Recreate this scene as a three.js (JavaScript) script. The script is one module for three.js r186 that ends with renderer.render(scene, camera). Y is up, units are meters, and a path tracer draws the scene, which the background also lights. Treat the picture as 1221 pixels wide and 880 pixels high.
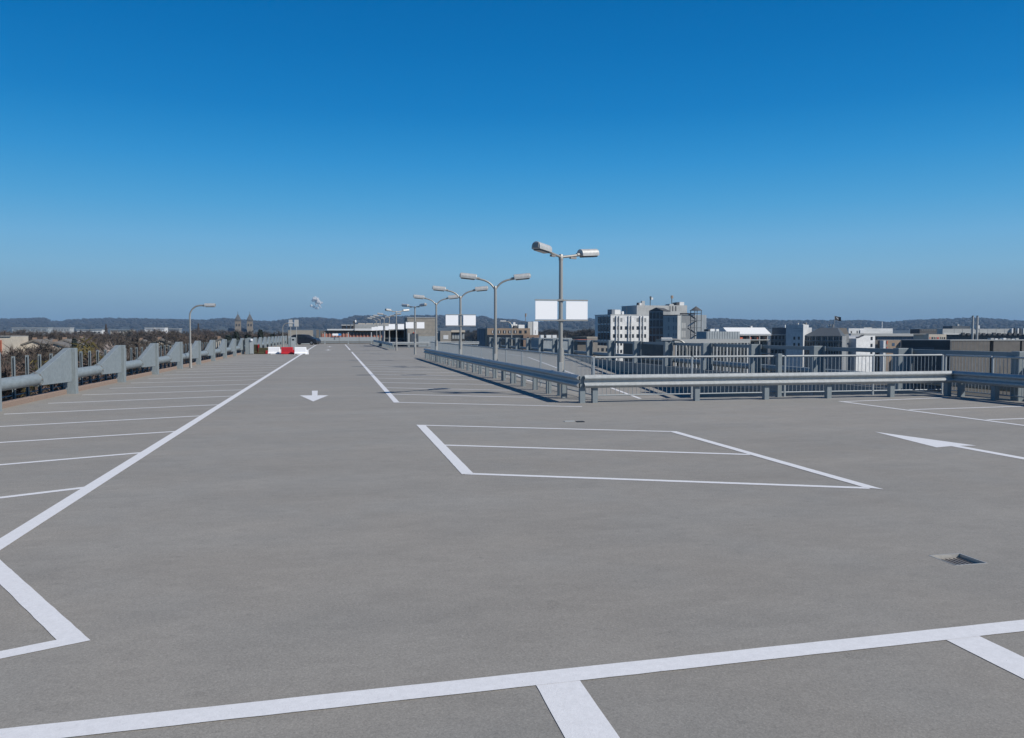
import * as THREE from 'three';
import { mergeGeometries } from 'three/addons/utils/BufferGeometryUtils.js';
import { RoundedBoxGeometry } from 'three/addons/geometries/RoundedBoxGeometry.js';
import { ImprovedNoise } from 'three/addons/math/ImprovedNoise.js';

// ------------------------------------------------------------------ camera, sky, sun
const scene = new THREE.Scene();
const FOC = 966, EYE = 1.64, HOR = 397;                 // photograph pixels, metres
const camera = new THREE.PerspectiveCamera(2 * Math.atan(440 / FOC) * 180 / Math.PI, 1221 / 880, 0.1, 30000);
const PITCH = Math.atan((440 - HOR) / FOC);
camera.position.set(0, EYE, 0);
camera.rotation.x = -PITCH;
scene.add(camera);

const renderer = new THREE.WebGLRenderer({ antialias: true });
renderer.setSize(1024, 738);
renderer.toneMapping = THREE.LinearToneMapping;
renderer.toneMappingExposure = 1.0;
renderer.shadowMap.enabled = true;

const s2l = c => { c /= 255; return c <= 0.04045 ? c / 12.92 : Math.pow((c + 0.055) / 1.055, 2.4); };
{ // clear deep blue air, paler and greyer towards the horizon
  const stops = [[-90, 60, 80, 100], [-4, 95, 125, 152], [0, 115, 147, 173], [1.3, 124, 157, 183], [2.6, 132, 169, 195], [4.2, 127, 177, 209], [6.2, 111, 174, 216],
    [8.5, 82, 162, 214], [11.5, 50, 145, 208], [15, 21, 125, 194], [19, 5, 112, 182], [23, 0, 102, 171], [35, 0, 84, 148], [55, 0, 60, 114], [90, 0, 48, 96]];
  const W = 512, H = 1024, d = new Float32Array(W * H * 4);
  for (let j = 0; j < H; j++) {
    const e = ((j + 0.5) / H - 0.5) * 180;
    let k = 0; while (k < stops.length - 2 && stops[k + 1][0] < e) k++;
    const A = stops[k], B = stops[k + 1], t = Math.min(1, Math.max(0, (e - A[0]) / (B[0] - A[0])));
    for (let i = 0; i < W; i++) {
      const o = (j * W + i) * 4;
      for (let c = 0; c < 3; c++) d[o + c] = s2l(A[c + 1] + (B[c + 1] - A[c + 1]) * t);
      d[o + 3] = 1;
    }
  }
  const sky = new THREE.DataTexture(d, W, H, THREE.RGBAFormat, THREE.FloatType);
  sky.mapping = THREE.EquirectangularReflectionMapping;
  sky.magFilter = sky.minFilter = THREE.LinearFilter; sky.needsUpdate = true;
  scene.background = sky; scene.environment = sky;
}
const sun = new THREE.DirectionalLight(new THREE.Color(1, 0.955, 0.885), 4.9);
{
  const el = 39 * Math.PI / 180, hx = 0.895, hz = 0.446;
  sun.position.set(hx * Math.cos(el) * 150, Math.sin(el) * 150, hz * Math.cos(el) * 150 - 60);
  sun.target.position.set(0, 0, -60); scene.add(sun, sun.target);
  sun.castShadow = true; sun.shadow.mapSize.set(4096, 4096); sun.shadow.radius = 1;
  const c = sun.shadow.camera; c.left = -180; c.right = 180; c.top = 120; c.bottom = -120; c.near = 1; c.far = 900;
}
scene.fog = new THREE.FogExp2(new THREE.Color().setRGB(0.26, 0.42, 0.62), 0.00013);

// ------------------------------------------------------------------ helpers
let seed = 7;
const rnd = () => { seed = (seed * 1664525 + 1013904223) >>> 0; return seed / 4294967296; };
const rr = (a, b) => a + (b - a) * rnd();
const noise = new ImprovedNoise();
const used = {};
const numbered = n => { const k = used[n] = (used[n] ?? -1) + 1; return k ? n + '_' + String(k).padStart(3, '0') : n; };
function ray(px, py) {
  const cx = (px - 610.5) / FOC, cy = -(py - 440) / FOC, s = Math.sin(PITCH), c = Math.cos(PITCH);
  return [cx, cy * c - s, -cy * s - c];
}
function ground(px, py, y = 0) { const r = ray(px, py), t = (y - EYE) / r[1]; return [r[0] * t, r[2] * t]; }
const yAt = (py, D) => { const r = ray(610, py); return EYE + r[1] / -r[2] * D; };
const xAt = (px, D) => (px - 610.5) / FOC * D;
const LANE = 12.3 * Math.PI / 180, LS = Math.sin(LANE), LC = Math.cos(LANE);
const W2 = (u, v) => [u * LC - v * LS, -u * LS - v * LC];            // lane frame to world x, z
const toLane = ([x, z]) => [x * LC - z * LS, -x * LS - z * LC];
const gl = (px, py) => toLane(ground(px, py));

function tag(o, label, category, group) { o.userData.label = label; o.userData.category = category; if (group) o.userData.group = group; return o; }
function thing(name, label, category, x = 0, y = 0, z = 0, turn = 0, group) {
  const o = new THREE.Group(); o.name = numbered(name); o.position.set(x, y, z); o.rotation.y = turn; scene.add(o);
  return tag(o, label, category, group);
}
function structure(name) { const o = new THREE.Group(); o.name = name; o.userData.kind = 'structure'; scene.add(o); return o; }
function mesh(parent, name, geo, m) {
  const o = new THREE.Mesh(geo, m); o.name = name; o.castShadow = o.receiveShadow = true; parent.add(o); return o;
}
const unit = new THREE.BoxGeometry(1, 1, 1);
function box(parent, name, m, x0, x1, y0, y1, z0, z1) {
  const o = mesh(parent, name, unit, m);
  o.scale.set(Math.abs(x1 - x0), Math.abs(y1 - y0), Math.abs(z1 - z0)); o.position.set((x0 + x1) / 2, (y0 + y1) / 2, (z0 + z1) / 2); return o;
}
const rounded = {};
function rbox(parent, name, m, w, h, d, x, y, z, r = 0.012) {
  const k = [w, h, d, r].join(); const g = rounded[k] ??= new RoundedBoxGeometry(w, h, d, 1, r);
  const o = mesh(parent, name, g, m); o.position.set(x, y, z); return o;
}
const bxg = (x0, x1, y0, y1, z0, z1) => new THREE.BoxGeometry(x1 - x0, y1 - y0, z1 - z0).translate((x0 + x1) / 2, (y0 + y1) / 2, (z0 + z1) / 2);
function rod(a, b, r, seg = 8) {
  const A = new THREE.Vector3(...a), B = new THREE.Vector3(...b), L = A.distanceTo(B);
  const g = new THREE.CylinderGeometry(r, r, L, seg);
  g.applyQuaternion(new THREE.Quaternion().setFromUnitVectors(new THREE.Vector3(0, 1, 0), B.clone().sub(A).normalize()));
  return g.translate((a[0] + b[0]) / 2, (a[1] + b[1]) / 2, (a[2] + b[2]) / 2);
}
function extrude(pts, depth, bevel = 0) {
  const s = new THREE.Shape(pts.map(p => new THREE.Vector2(...p)));
  return new THREE.ExtrudeGeometry(s, { depth: depth - 2 * bevel, bevelEnabled: bevel > 0, bevelThickness: bevel, bevelSize: bevel, bevelSegments: 1, steps: 1, curveSegments: 6 }).translate(0, 0, bevel);
}
// ------------------------------------------------------------------ textures and materials
function tex(n, fn, srgb = true) {
  const d = new Uint8Array(n * n * 4);
  for (let j = 0; j < n; j++) for (let i = 0; i < n; i++) { const c = fn(i, j), o = (j * n + i) * 4; d[o] = c[0]; d[o + 1] = c[1]; d[o + 2] = c[2]; d[o + 3] = 255; }
  const t = new THREE.DataTexture(d, n, n); t.wrapS = t.wrapT = THREE.RepeatWrapping; t.magFilter = THREE.LinearFilter; t.minFilter = THREE.LinearMipmapLinearFilter;
  t.generateMipmaps = true; if (srgb) t.colorSpace = THREE.SRGBColorSpace; t.needsUpdate = true; return t;
}
function tileNoise(n, cells, sd) {                     // periodic value noise
  const g = []; let s = sd; const r = () => { s = (s * 1664525 + 1013904223) >>> 0; return s / 4294967296; };
  for (let i = 0; i < cells * cells; i++) g.push(r());
  return (i, j) => {
    const x = i / n * cells, y = j / n * cells, xi = Math.floor(x), yi = Math.floor(y), fx = x - xi, fy = y - yi;
    const sx = fx * fx * (3 - 2 * fx), sy = fy * fy * (3 - 2 * fy), G = (a, b) => g[((b % cells) * cells) + (a % cells)];
    return (G(xi, yi) * (1 - sx) + G(xi + 1, yi) * sx) * (1 - sy) + (G(xi, yi + 1) * (1 - sx) + G(xi + 1, yi + 1) * sx) * sy;
  };
}
function grain(n, blur, sd) {                          // periodic blurred white noise, unit spread round 0
  let s = sd; const r = () => { s = (s * 1664525 + 1013904223) >>> 0; return s / 4294967296; };
  let a = new Float32Array(n * n); for (let i = 0; i < n * n; i++) a[i] = r() - 0.5;
  for (let pass = 0; pass < (blur ? 2 : 0); pass++) for (const st of [1, n]) {
    const b = new Float32Array(n * n);
    for (let j = 0; j < n; j++) for (let i = 0; i < n; i++) { let t = 0; for (let k = -blur; k <= blur; k++) t += st === 1 ? a[j * n + ((i + k + n) % n)] : a[((j + k + n) % n) * n + i]; b[j * n + i] = t; }
    a = b;
  }
  let q = 0; for (const v of a) q += v * v; q = 1 / Math.sqrt(q / (n * n)); for (let i = 0; i < a.length; i++) a[i] *= q;
  return (i, j) => a[j * n + i];
}
const g0 = grain(1024, 0, 21), g1 = grain(1024, 1, 22), g3 = grain(1024, 3, 23), g9 = grain(1024, 9, 24);
const n1 = tileNoise(1024, 16, 3), n2 = tileNoise(1024, 60, 5), n3 = tileNoise(1024, 340, 9), n4 = tileNoise(1024, 600, 13);
const hash = (i, j) => { const s = Math.sin(i * 127.1 + j * 311.7) * 43758.5453; return s - Math.floor(s); };
const m1 = tileNoise(2048, 14, 31), m2 = tileNoise(2048, 36, 33), m3 = tileNoise(2048, 9, 35);
const deckMap = tex(2048, (i, j) => {                  // 4.6 m tile: grain, and soft trowel streaks across the lane
  const p = i & 1023, q = j & 1023, k = (2 * j) & 2047;
  const g = 205 + (m1(i, k) - 0.5) * 6.5 + (m2(i, k) - 0.5) * 8 + g1(p, q) * 5.5 + g0(p, q) * 9 - (hash(i + 9, j + 4) > 0.9988 ? 55 : 0) - (m2(j, i) > 0.93 && g1(q, p) > 0.4 ? 14 : 0);
  const w = (m3(i, j) - 0.5) * 2.2; return [g + w, g, g - w];
});
const deckBump = tex(1024, (i, j) => { const g = 128 + g1(i, j) * 24 + g0(i, j) * 18; return [g, g, g]; }, false);
const deckBumpD = deckBump.clone(); deckBumpD.repeat.set(2, 2); deckBumpD.needsUpdate = true;
const grime = tex(1024, (i, j) => { const g = 232 + (n1(i, j) - 0.5) * 22 + (n2(i, j) - 0.5) * 18 + (n3(i, j) - 0.5) * 14; return [g, g, g - 2]; });
const paintMap = tex(1024, (i, j) => { let g = 245 + g9(i, j) * 1.5 + g3(i, j) * 1.6 + g1(i, j) * 2; if (g1(j, i) > 2.9) g -= 30; return [g, g, g]; });

function mat(r, g, b, rough = 0.7, metal = 0, extra = {}) {
  const m = new THREE.MeshStandardMaterial({ roughness: rough, metalness: metal, side: THREE.DoubleSide, ...extra }); m.color.setRGB(r, g, b); return m;
}
const wall = (r, g, b, rough = 0.85) => mat(r, g, b, rough, 0, { map: grime });
const M = {
  deck: mat(0.405, 0.383, 0.346, 0.86, 0, { map: deckMap, bumpMap: deckBumpD, bumpScale: 0.0008, vertexColors: true }),
  paint: mat(0.725, 0.725, 0.74, 0.75, 0, { map: paintMap, bumpMap: deckBump, bumpScale: 0.0008 }),
  post: mat(0.245, 0.285, 0.31, 0.55, 0.0, { map: grime }),
  galv: mat(0.45, 0.475, 0.49, 0.55, 0.0, { map: grime }),
  rail: mat(0.30, 0.335, 0.36, 0.5, 0.1),
  pole: mat(0.42, 0.41, 0.39, 0.45, 0.35, { map: grime }),
  lampShell: mat(0.60, 0.60, 0.59, 0.4, 0.25, { map: grime }),
  lampGlass: mat(0.10, 0.11, 0.12, 0.12),
  bolt: mat(0.30, 0.28, 0.26, 0.5, 0.5),
  kerb: mat(0.42, 0.31, 0.25, 0.95, 0, { map: deckMap, bumpMap: deckBump, bumpScale: 0.006 }),
  concrete: wall(0.33, 0.32, 0.30),
  board: mat(0.84, 0.845, 0.86, 0.5),
  black: mat(0.012, 0.014, 0.017, 0.6),
  glass: mat(0.022, 0.030, 0.040, 0.12),
  glassBlue: mat(0.06, 0.10, 0.16, 0.15),
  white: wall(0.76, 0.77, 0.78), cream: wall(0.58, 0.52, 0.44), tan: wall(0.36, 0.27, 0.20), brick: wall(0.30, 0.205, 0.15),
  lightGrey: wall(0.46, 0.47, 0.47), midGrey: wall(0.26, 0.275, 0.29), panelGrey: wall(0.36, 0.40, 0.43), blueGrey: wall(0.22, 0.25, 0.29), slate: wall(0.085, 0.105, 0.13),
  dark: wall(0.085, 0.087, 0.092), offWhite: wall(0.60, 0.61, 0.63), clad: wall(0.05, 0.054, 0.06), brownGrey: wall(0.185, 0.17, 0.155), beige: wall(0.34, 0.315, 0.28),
  orange: mat(0.55, 0.115, 0.055, 0.6), red: mat(0.47, 0.020, 0.028, 0.5), roofRed: wall(0.45, 0.13, 0.075), signBlue: mat(0.02, 0.22, 0.55, 0.5),
  olive: mat(0.055, 0.050, 0.022, 0.8), roofDark: wall(0.10, 0.105, 0.11), roofWhite: wall(0.82, 0.83, 0.85),
  bark: mat(0.075, 0.060, 0.048, 0.95), stone: wall(0.27, 0.225, 0.175),
  twig: mat(0.085, 0.067, 0.053, 1), twigDark: mat(0.05, 0.045, 0.038, 1), twigRed: mat(0.11, 0.08, 0.066, 1), willow: mat(0.105, 0.085, 0.026, 1), blossom: mat(0.34, 0.29, 0.27, 1),
  fir: mat(0.020, 0.030, 0.026, 1), firBrown: mat(0.07, 0.05, 0.035, 1),
};
const BASE = -12;                                       // street level below the deck

// ------------------------------------------------------------------ parking deck
const U0 = -7.25, UG = 6.32, UR = 16.05, VC = 19.0, VT = 55, VE = 126, VX = 92;
const deck = structure('parking_deck');
deck.rotation.y = LANE;
const DR = [4.27, 4.86];                                // drain, lower left corner, 0.25 m square
{
  const us = [], vs = [];
  const fill = (arr, a, b, n) => { for (let i = 0; i < n; i++) arr.push(a + (b - a) * i / n); };
  fill(us, U0, DR[0] - 0.1, 34); fill(us, DR[0] - 0.1, DR[0] + 0.35, 1); fill(us, DR[0] + 0.35, UG, 6); fill(us, UG, UR, 28); us.push(UR);
  fill(vs, -8, DR[1] - 0.1, 30); fill(vs, DR[1] - 0.1, DR[1] + 0.35, 1); fill(vs, DR[1] + 0.35, VC, 62); fill(vs, VC, VT, 80); fill(vs, VT, VX, 40); fill(vs, VX, VE, 30); vs.push(VE);
  const col = (u, v) => {
    const a = noise.noise(u * 0.10, v * 0.16, 3), b = noise.noise(u * 0.35, v * 0.9, 11), c = noise.noise(u * 1.1, v * 1.6, 23);
    const e = noise.noise(u * 0.16 + v * 0.03, v * 1.15, 57);
    const k = 1 + 0.07 * a + 0.05 * b + 0.03 * c + 0.07 * e, w = 0.018 * noise.noise(u * 0.2, v * 0.25, 40);
    return [k * (1 + w), k, k * (1 - w)];
  };
  const pos = [], cl = [], uv = [], idx = [], cell = new Map();
  const vert = (u, v) => { pos.push(u, 0, -v); cl.push(...col(u, v)); uv.push(u / 4.6, v / 4.6); return pos.length / 3 - 1; };
  const at = (i, j) => { const k = i * 10000 + j; if (!cell.has(k)) cell.set(k, vert(us[i], vs[j])); return cell.get(k); };
  for (let i = 0; i < us.length - 1; i++) for (let j = 0; j < vs.length - 1; j++) {
    const uc = (us[i] + us[i + 1]) / 2, vc = (vs[j] + vs[j + 1]) / 2;
    if (uc > UG && vc > VC && vc < VT) continue;                     // ramp well
    if (uc > UG && vc > VX) continue;                                // the deck ends here
    const a = at(i, j), b = at(i + 1, j), c = at(i + 1, j + 1), d = at(i, j + 1);
    if (Math.abs(uc - DR[0] - 0.125) < 0.05 && Math.abs(vc - DR[1] - 0.125) < 0.05) {
      const q = [vert(DR[0], DR[1]), vert(DR[0] + 0.25, DR[1]), vert(DR[0] + 0.25, DR[1] + 0.25), vert(DR[0], DR[1] + 0.25)], p = [a, b, c, d];
      for (let k = 0; k < 4; k++) { const n = (k + 1) % 4; idx.push(p[k], p[n], q[n], p[k], q[n], q[k]); }
    } else idx.push(a, b, c, a, c, d);
  }
  const g = new THREE.BufferGeometry();
  g.setAttribute('position', new THREE.Float32BufferAttribute(pos, 3)); g.setAttribute('color', new THREE.Float32BufferAttribute(cl, 3));
  g.setAttribute('uv', new THREE.Float32BufferAttribute(uv, 2)); g.setIndex(idx); g.computeVertexNormals();
  mesh(deck, 'deck_surface', g, M.deck);
  // slab edges and the storey walls below
  const slab = [bxg(U0 - 0.3, U0 - 0.02, -0.55, -0.012, -VE, 8), bxg(UG + 0.003, UG + 0.2, -0.6, -0.012, -VT, -VC), bxg(UG, UR, -0.6, -0.012, -VC - 0.2, -VC - 0.003),
    bxg(UR + 0.02, UR + 0.45, -0.6, -0.012, -VX, 8), bxg(UG, UR + 0.45, -0.55, -0.012, -VX - 0.25, -VX - 0.003), bxg(U0, UG, -0.55, -0.012, -VE - 0.25, -VE - 0.003)];
  mesh(deck, 'slab_edge', mergeGeometries(slab), M.concrete);
  mesh(deck, 'storey_wall', mergeGeometries([bxg(U0 - 0.25, U0 + 0.05, BASE, -0.56, -VE, 8), bxg(UR + 0.05, UR + 0.4, BASE, -0.61, -VX, 8), bxg(UG + 0.21, UR, BASE, -0.56, -VX - 0.2, -VX),
    bxg(U0, UG, BASE, -0.56, -VE - 0.2, -VE), bxg(UG + 0.003, UG + 0.2, BASE, -0.61, -VX, -VC), bxg(UG + 0.21, UR, BASE, -0.61, -VC - 0.2, -VC - 0.003)]), M.concrete);
  // drain pit
  const pit = new THREE.Group(); pit.name = 'drain_pit'; deck.add(pit);
  const steel = mat(0.62, 0.60, 0.57, 0.45, 0.4, { map: grime }), rim = mat(0.16, 0.125, 0.09, 0.9, 0);
  const [du, dv] = DR, t = 0.008, dep = 0.034;
  mesh(pit, 'pit_wall', mergeGeometries([bxg(du - t, du, -dep, 0.002, -dv - 0.25, -dv), bxg(du + 0.25, du + 0.25 + t, -dep, 0.002, -dv - 0.25, -dv), bxg(du - t, du + 0.25 + t, -dep, 0.002, -dv - 0.25 - t, -dv - 0.25), bxg(du - t, du + 0.25 + t, -dep, 0.002, -dv, -dv + t)]), steel);
  box(pit, 'pit_floor', rim, du, du + 0.25, -dep - 0.01, -dep, -dv - 0.25, -dv);
  for (let k = 0; k < 7; k++) box(pit, 'grate_bar', M.bolt, du + 0.012 + k * 0.035, du + 0.026 + k * 0.035, -dep, -dep + 0.01, -dv - 0.24, -dv - 0.01);
}
{ const i = new THREE.Group(); i.name = 'deck_inlet'; deck.add(i); box(i, 'slot', M.black, 4.33, 4.47, 0.001, 0.012, -14.34, -14.22); box(i, 'cover', M.galv, 4.12, 4.32, 0.001, 0.014, -14.40, -14.33); }
// painted markings, 4 mm sheets in the lane frame
function stripe(name, raw, y = 0.003) {
  const pts = [];                                      // close by, the sprayed edges waver by a few millimetres
  raw.forEach(([u, v], i) => {
    const [u2, v2] = raw[(i + 1) % raw.length], L = Math.hypot(u2 - u, v2 - v), near = Math.min(v, v2) < 13, n = near ? Math.max(1, Math.min(90, Math.round(L / 0.09))) : 1;
    for (let k = 0; k < n; k++) { const t = k / n, j = k ? rr(-0.0017, 0.0017) : 0; pts.push([u + (u2 - u) * t - (v2 - v) / L * j, v + (v2 - v) * t + (u2 - u) / L * j]); }
  });
  const p = [], uv = [], idx = [];
  for (const [u, v] of pts) { p.push(u, y, -v); uv.push(u / 1.3, v / 1.3); }
  const s = THREE.ShapeUtils.triangulateShape(pts.map(q => new THREE.Vector2(...q)), []);
  for (const t of s) idx.push(...t);
  const g = new THREE.BufferGeometry(); g.setAttribute('position', new THREE.Float32BufferAttribute(p, 3)); g.setAttribute('uv', new THREE.Float32BufferAttribute(uv, 2));
  g.setIndex(idx); g.computeVertexNormals(); if (g.attributes.normal.getY(0) < 0) { g.setIndex(idx.reverse()); g.computeVertexNormals(); }
  return mesh(deck, name, g, M.paint);
}
function line(name, a, b, w, y) {
  const dx = b[0] - a[0], dz = b[1] - a[1], l = Math.hypot(dx, dz), nx = -dz / l * w / 2, nz = dx / l * w / 2;
  return stripe(name, [[a[0] + nx, a[1] + nz], [a[0] - nx, a[1] - nz], [b[0] - nx, b[1] - nz], [b[0] + nx, b[1] + nz]], y);
}
line('lane_line', [-2.555, 6.35], [-2.57, 117], 0.145, 0.0042);
line('lane_line', [1.40, 19.16], [1.38, 71.3], 0.135, 0.0042); line('lane_line', [1.38, 78.6], [1.36, 117], 0.135, 0.0042);
{
  const L = [[9.3, 8.91, -3.28], [11.86, 11.14, -4.09], [14.31, 13.42, -4.92], [16.91, 15.72, -5.75], [19.46, 18.11, -6.55], [22.05, 20.69, -6.55], [24.42, 23.3, -6.55]];
  for (let v = 27.05; v < 64; v += 2.58) L.push([v, v - 1.12, -6.55]);
  for (const [v, v2, u2] of L) { const sl = (v - v2) / (-2.63 - u2), e = -6.55; line('bay_line', [-2.6, v], [e, v + sl * (e + 2.63)], 0.105); }
  for (let v = 19.22, k = 0; v < 117; v += 2.62, k++) if (v < 70 || v > 80) line('bay_line', [1.44, v], [k ? 5.05 : 5.35, v - (k ? 1.95 : 2.0)], 0.10);
  // island bays
  const A = [1.40, 14.42], B = [1.42, 9.26], C = [5.58, 7.44], D = [5.52, 12.52];
  line('bay_line', [1.47, A[1] - 0.06], [5.53, D[1] - 0.02], 0.10); line('bay_line', [1.47, B[1] + 0.02], [5.5, C[1] + 0.06], 0.10); line('bay_line', [1.50, 11.74], [5.45, 9.93], 0.10);
  stripe('lane_line', [[1.40, 14.44], [1.55, 14.34], [1.56, 9.28], [1.42, 9.24]], 0.0042); stripe('lane_line', [[5.41, 12.54], [5.54, 12.50], [5.60, 7.40], [5.47, 7.52]], 0.0042);
  // bays against the right edge
  line('lane_line', [11.80, 17.25], [12.0, 7.6], 0.11, 0.0042);
  line('bay_line', [11.86, 17.16], [15.2, 17.70], 0.10); line('bay_line', [11.98, 15.06], [15.3, 15.22], 0.10); line('bay_line', [12.02, 12.98], [15.3, 13.1], 0.10); line('bay_line', [12.04, 10.7], [15.3, 10.85], 0.10);
  // foreground bay row
  line('lane_line', [-3.0, 3.53], [8.0, 3.90], 0.145, 0.0042);
  for (const u of [-1.29, 1.005, 3.28, 5.55]) line('bay_line', [u, 3.58 + u * 0.033], [u - 0.02, -1.6], 0.215);
  // zig-zag at the corner of the left bays
  const z = [[-22, 648], [108, 764], [-40, 794.5], [-40, 785], [67.5, 763.5], [-22, 675]].map(p => gl(...p));
  stripe('lane_line', z);
  // arrows
  stripe('arrow', [[-0.53, 19.9], [-0.92, 21.9], [-0.61, 21.86], [-0.66, 23.62], [-0.50, 23.6], [-0.47, 21.83], [-0.19, 21.8]]);
  for (const v of [78.3, 97.3]) stripe('arrow', [[-0.67, v], [-1.05, v + 2], [-0.74, v + 2], [-0.74, v + 3.7], [-0.60, v + 3.7], [-0.60, v + 2], [-0.29, v + 2]]);
  stripe('arrow', [[8.73, 11.8], [8.40, 9.98], [8.70, 10.05], [8.70, 7.4], [8.85, 7.4], [8.85, 10.05], [9.10, 10.02]]);
  line('lane_line', [8.6, 74], [9.0, 79.5], 0.14);
}
// ramp in the well
const RAMP = 0.0567, rampY = v => -RAMP * (VT - v);
{
  const ramp = structure('ramp'); ramp.rotation.y = LANE;
  const nu = 20, nv = 70, p = [], c = [], uv = [], idx = [];
  for (let i = 0; i <= nu; i++) for (let j = 0; j <= nv; j++) {
    const u = UG + 0.2 + (UR - UG - 0.2) * i / nu, v = VC + (VT - VC) * j / nv, k = 1.08 + 0.1 * noise.noise(u * 0.4, v * 0.3, 7) + 0.06 * noise.noise(u * 1.4, v, 9);
    p.push(u, rampY(v) - 0.004, -v); c.push(k, k, k); uv.push(u / 4.6, v / 4.6);
    if (i < nu && j < nv) { const a = i * (nv + 1) + j; idx.push(a, a + nv + 1, a + nv + 2, a, a + nv + 2, a + 1); }
  }
  const g = new THREE.BufferGeometry(); g.setAttribute('position', new THREE.Float32BufferAttribute(p, 3)); g.setAttribute('color', new THREE.Float32BufferAttribute(c, 3)); g.setAttribute('uv', new THREE.Float32BufferAttribute(uv, 2));
  g.setIndex(idx); g.computeVertexNormals(); mesh(ramp, 'ramp_surface', g, M.deck);
  for (const u of [9.75, 13.0]) {
    const m = mesh(ramp, 'lane_line', new THREE.PlaneGeometry(0.16, (VT - VC - 1) * 1.0016).rotateX(-Math.PI / 2), M.paint);
    m.position.set(u, rampY((VT + VC) / 2) + 0.003, -(VT + VC) / 2); m.rotation.x = Math.atan(RAMP);
  }
  for (const u of [9.75, 13.0]) line('lane_line', [u, VT + 0.1], [u - 0.02, VT + 14], 0.14);
}

// ------------------------------------------------------------------ pipe barriers with gusset posts
function laneThing(name, label, cat, u, v, group) { const [x, z] = W2(u, v); return thing(name, label, cat, x, 0, z, LANE, group); }
function pipeBarrier(label, u, vs, glen) {
  const o = laneThing('pipe_barrier', label, 'barrier', u, vs[0]);
  const flange = new THREE.CylinderGeometry(0.175, 0.175, 0.035, 20).rotateX(Math.PI / 2);
  const boltG = new THREE.CylinderGeometry(0.016, 0.016, 0.03, 6).rotateX(Math.PI / 2);
  const H = 1.235, y0 = 0.40, y1 = 0.66;
  vs.forEach((v, i) => {
    const z = -(v - vs[0]);
    rbox(o, 'post', M.post, 0.29, H + 0.02, 0.20, 0, H / 2 - 0.01, z, 0.014);
    // gusset plate on the near side, in the plane of the barrier
    const g = extrude([[0.22, y0 - 0.06], [0.22, H - 0.01], [0.36, H - 0.01], [glen, y1 + 0.005], [glen, y0 - 0.01]], 0.15, 0.008).rotateY(-Math.PI / 2).translate(0.075, 0, 0);
    const pl = mesh(o, 'gusset_plate', g, M.post); pl.position.z = z;
    box(o, 'web_plate', M.post, -0.03, 0.03, y0, H - 0.06, z + 0.10, z + 0.24);
    const f = mesh(o, 'flange', flange, M.post); f.position.set(0, 0.535, z + glen + 0.03);
    for (let k = 0; k < 8; k++) { const b = mesh(f, 'bolt', boltG, M.bolt); b.position.set(Math.cos(k * Math.PI / 4) * 0.155, Math.sin(k * Math.PI / 4) * 0.155, 0.03); }
    const next = i ? -(vs[i - 1] - vs[0]) : z + 5.15;
    const L = next - 0.1 - (z + glen + 0.045);
    if (L > 0.2) { const p = mesh(o, 'pipe', new THREE.CylinderGeometry(0.14, 0.14, L, 20).rotateX(Math.PI / 2), M.post); p.position.set(0, 0.535, z + glen + 0.045 + L / 2); }
  });
  return o;
}
{
  const v = []; for (let k = -3; k <= 19; k++) v.push(23.9 + k * 5.17);
  pipeBarrier('grey steel pipe barrier with gusset posts along the tree side of the deck', -6.98, v, 2.62);
  const o = laneThing('rail_barrier', 'grey steel barrier of broad posts with dark rails beyond the ramp on the town side', 'barrier', UR + 0.18, 8);
  const vR = []; for (let k = -2; k <= 16; k++) vR.push(16.53 + k * 4.28);
  for (const p of vR) {
    rbox(o, 'post', M.post, 0.36, 1.75, 0.24, 0, 0.32, -(p - 8), 0.014); box(o, 'bracket', M.post, 0.185, 0.30, 1.02, 1.14, -(p - 8) - 0.08, -(p - 8) + 0.08);
    box(o, 'side_flange', M.post, 0.155, 0.18, -0.3, 1.19, -(p - 8) + 0.122, -(p - 8) + 0.26);
  }
  for (let k = 0; k < vR.length - 1; k++) { box(o, 'top_rail', M.post, 0.30, 0.44, 1.03, 1.16, -(vR[k + 1] - 8) + 0.004, -(vR[k] - 8)); mesh(o, 'lower_pipe', rod([0.36, 0.28, -(vR[k] - 8)], [0.36, 0.28, -(vR[k + 1] - 8)], 0.12, 12), M.post); }
  // kerb blocks between the posts
  const kerb = laneThing('edge_kerb', 'low brown pebbled concrete kerb under the pipe barrier on tree side', 'kerb', -7.16, 0);
  for (let k = 0; k < v.length - 1; k++) {
    rbox(kerb, 'kerb_block', M.kerb, 0.20, 0.16, 2.46, 0, 0.045, -(v[k] + 1.345), 0.02); rbox(kerb, 'kerb_block', M.kerb, 0.20, 0.16, 2.46, 0, 0.045, -(v[k] + 3.825), 0.02);
  }
}
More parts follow.
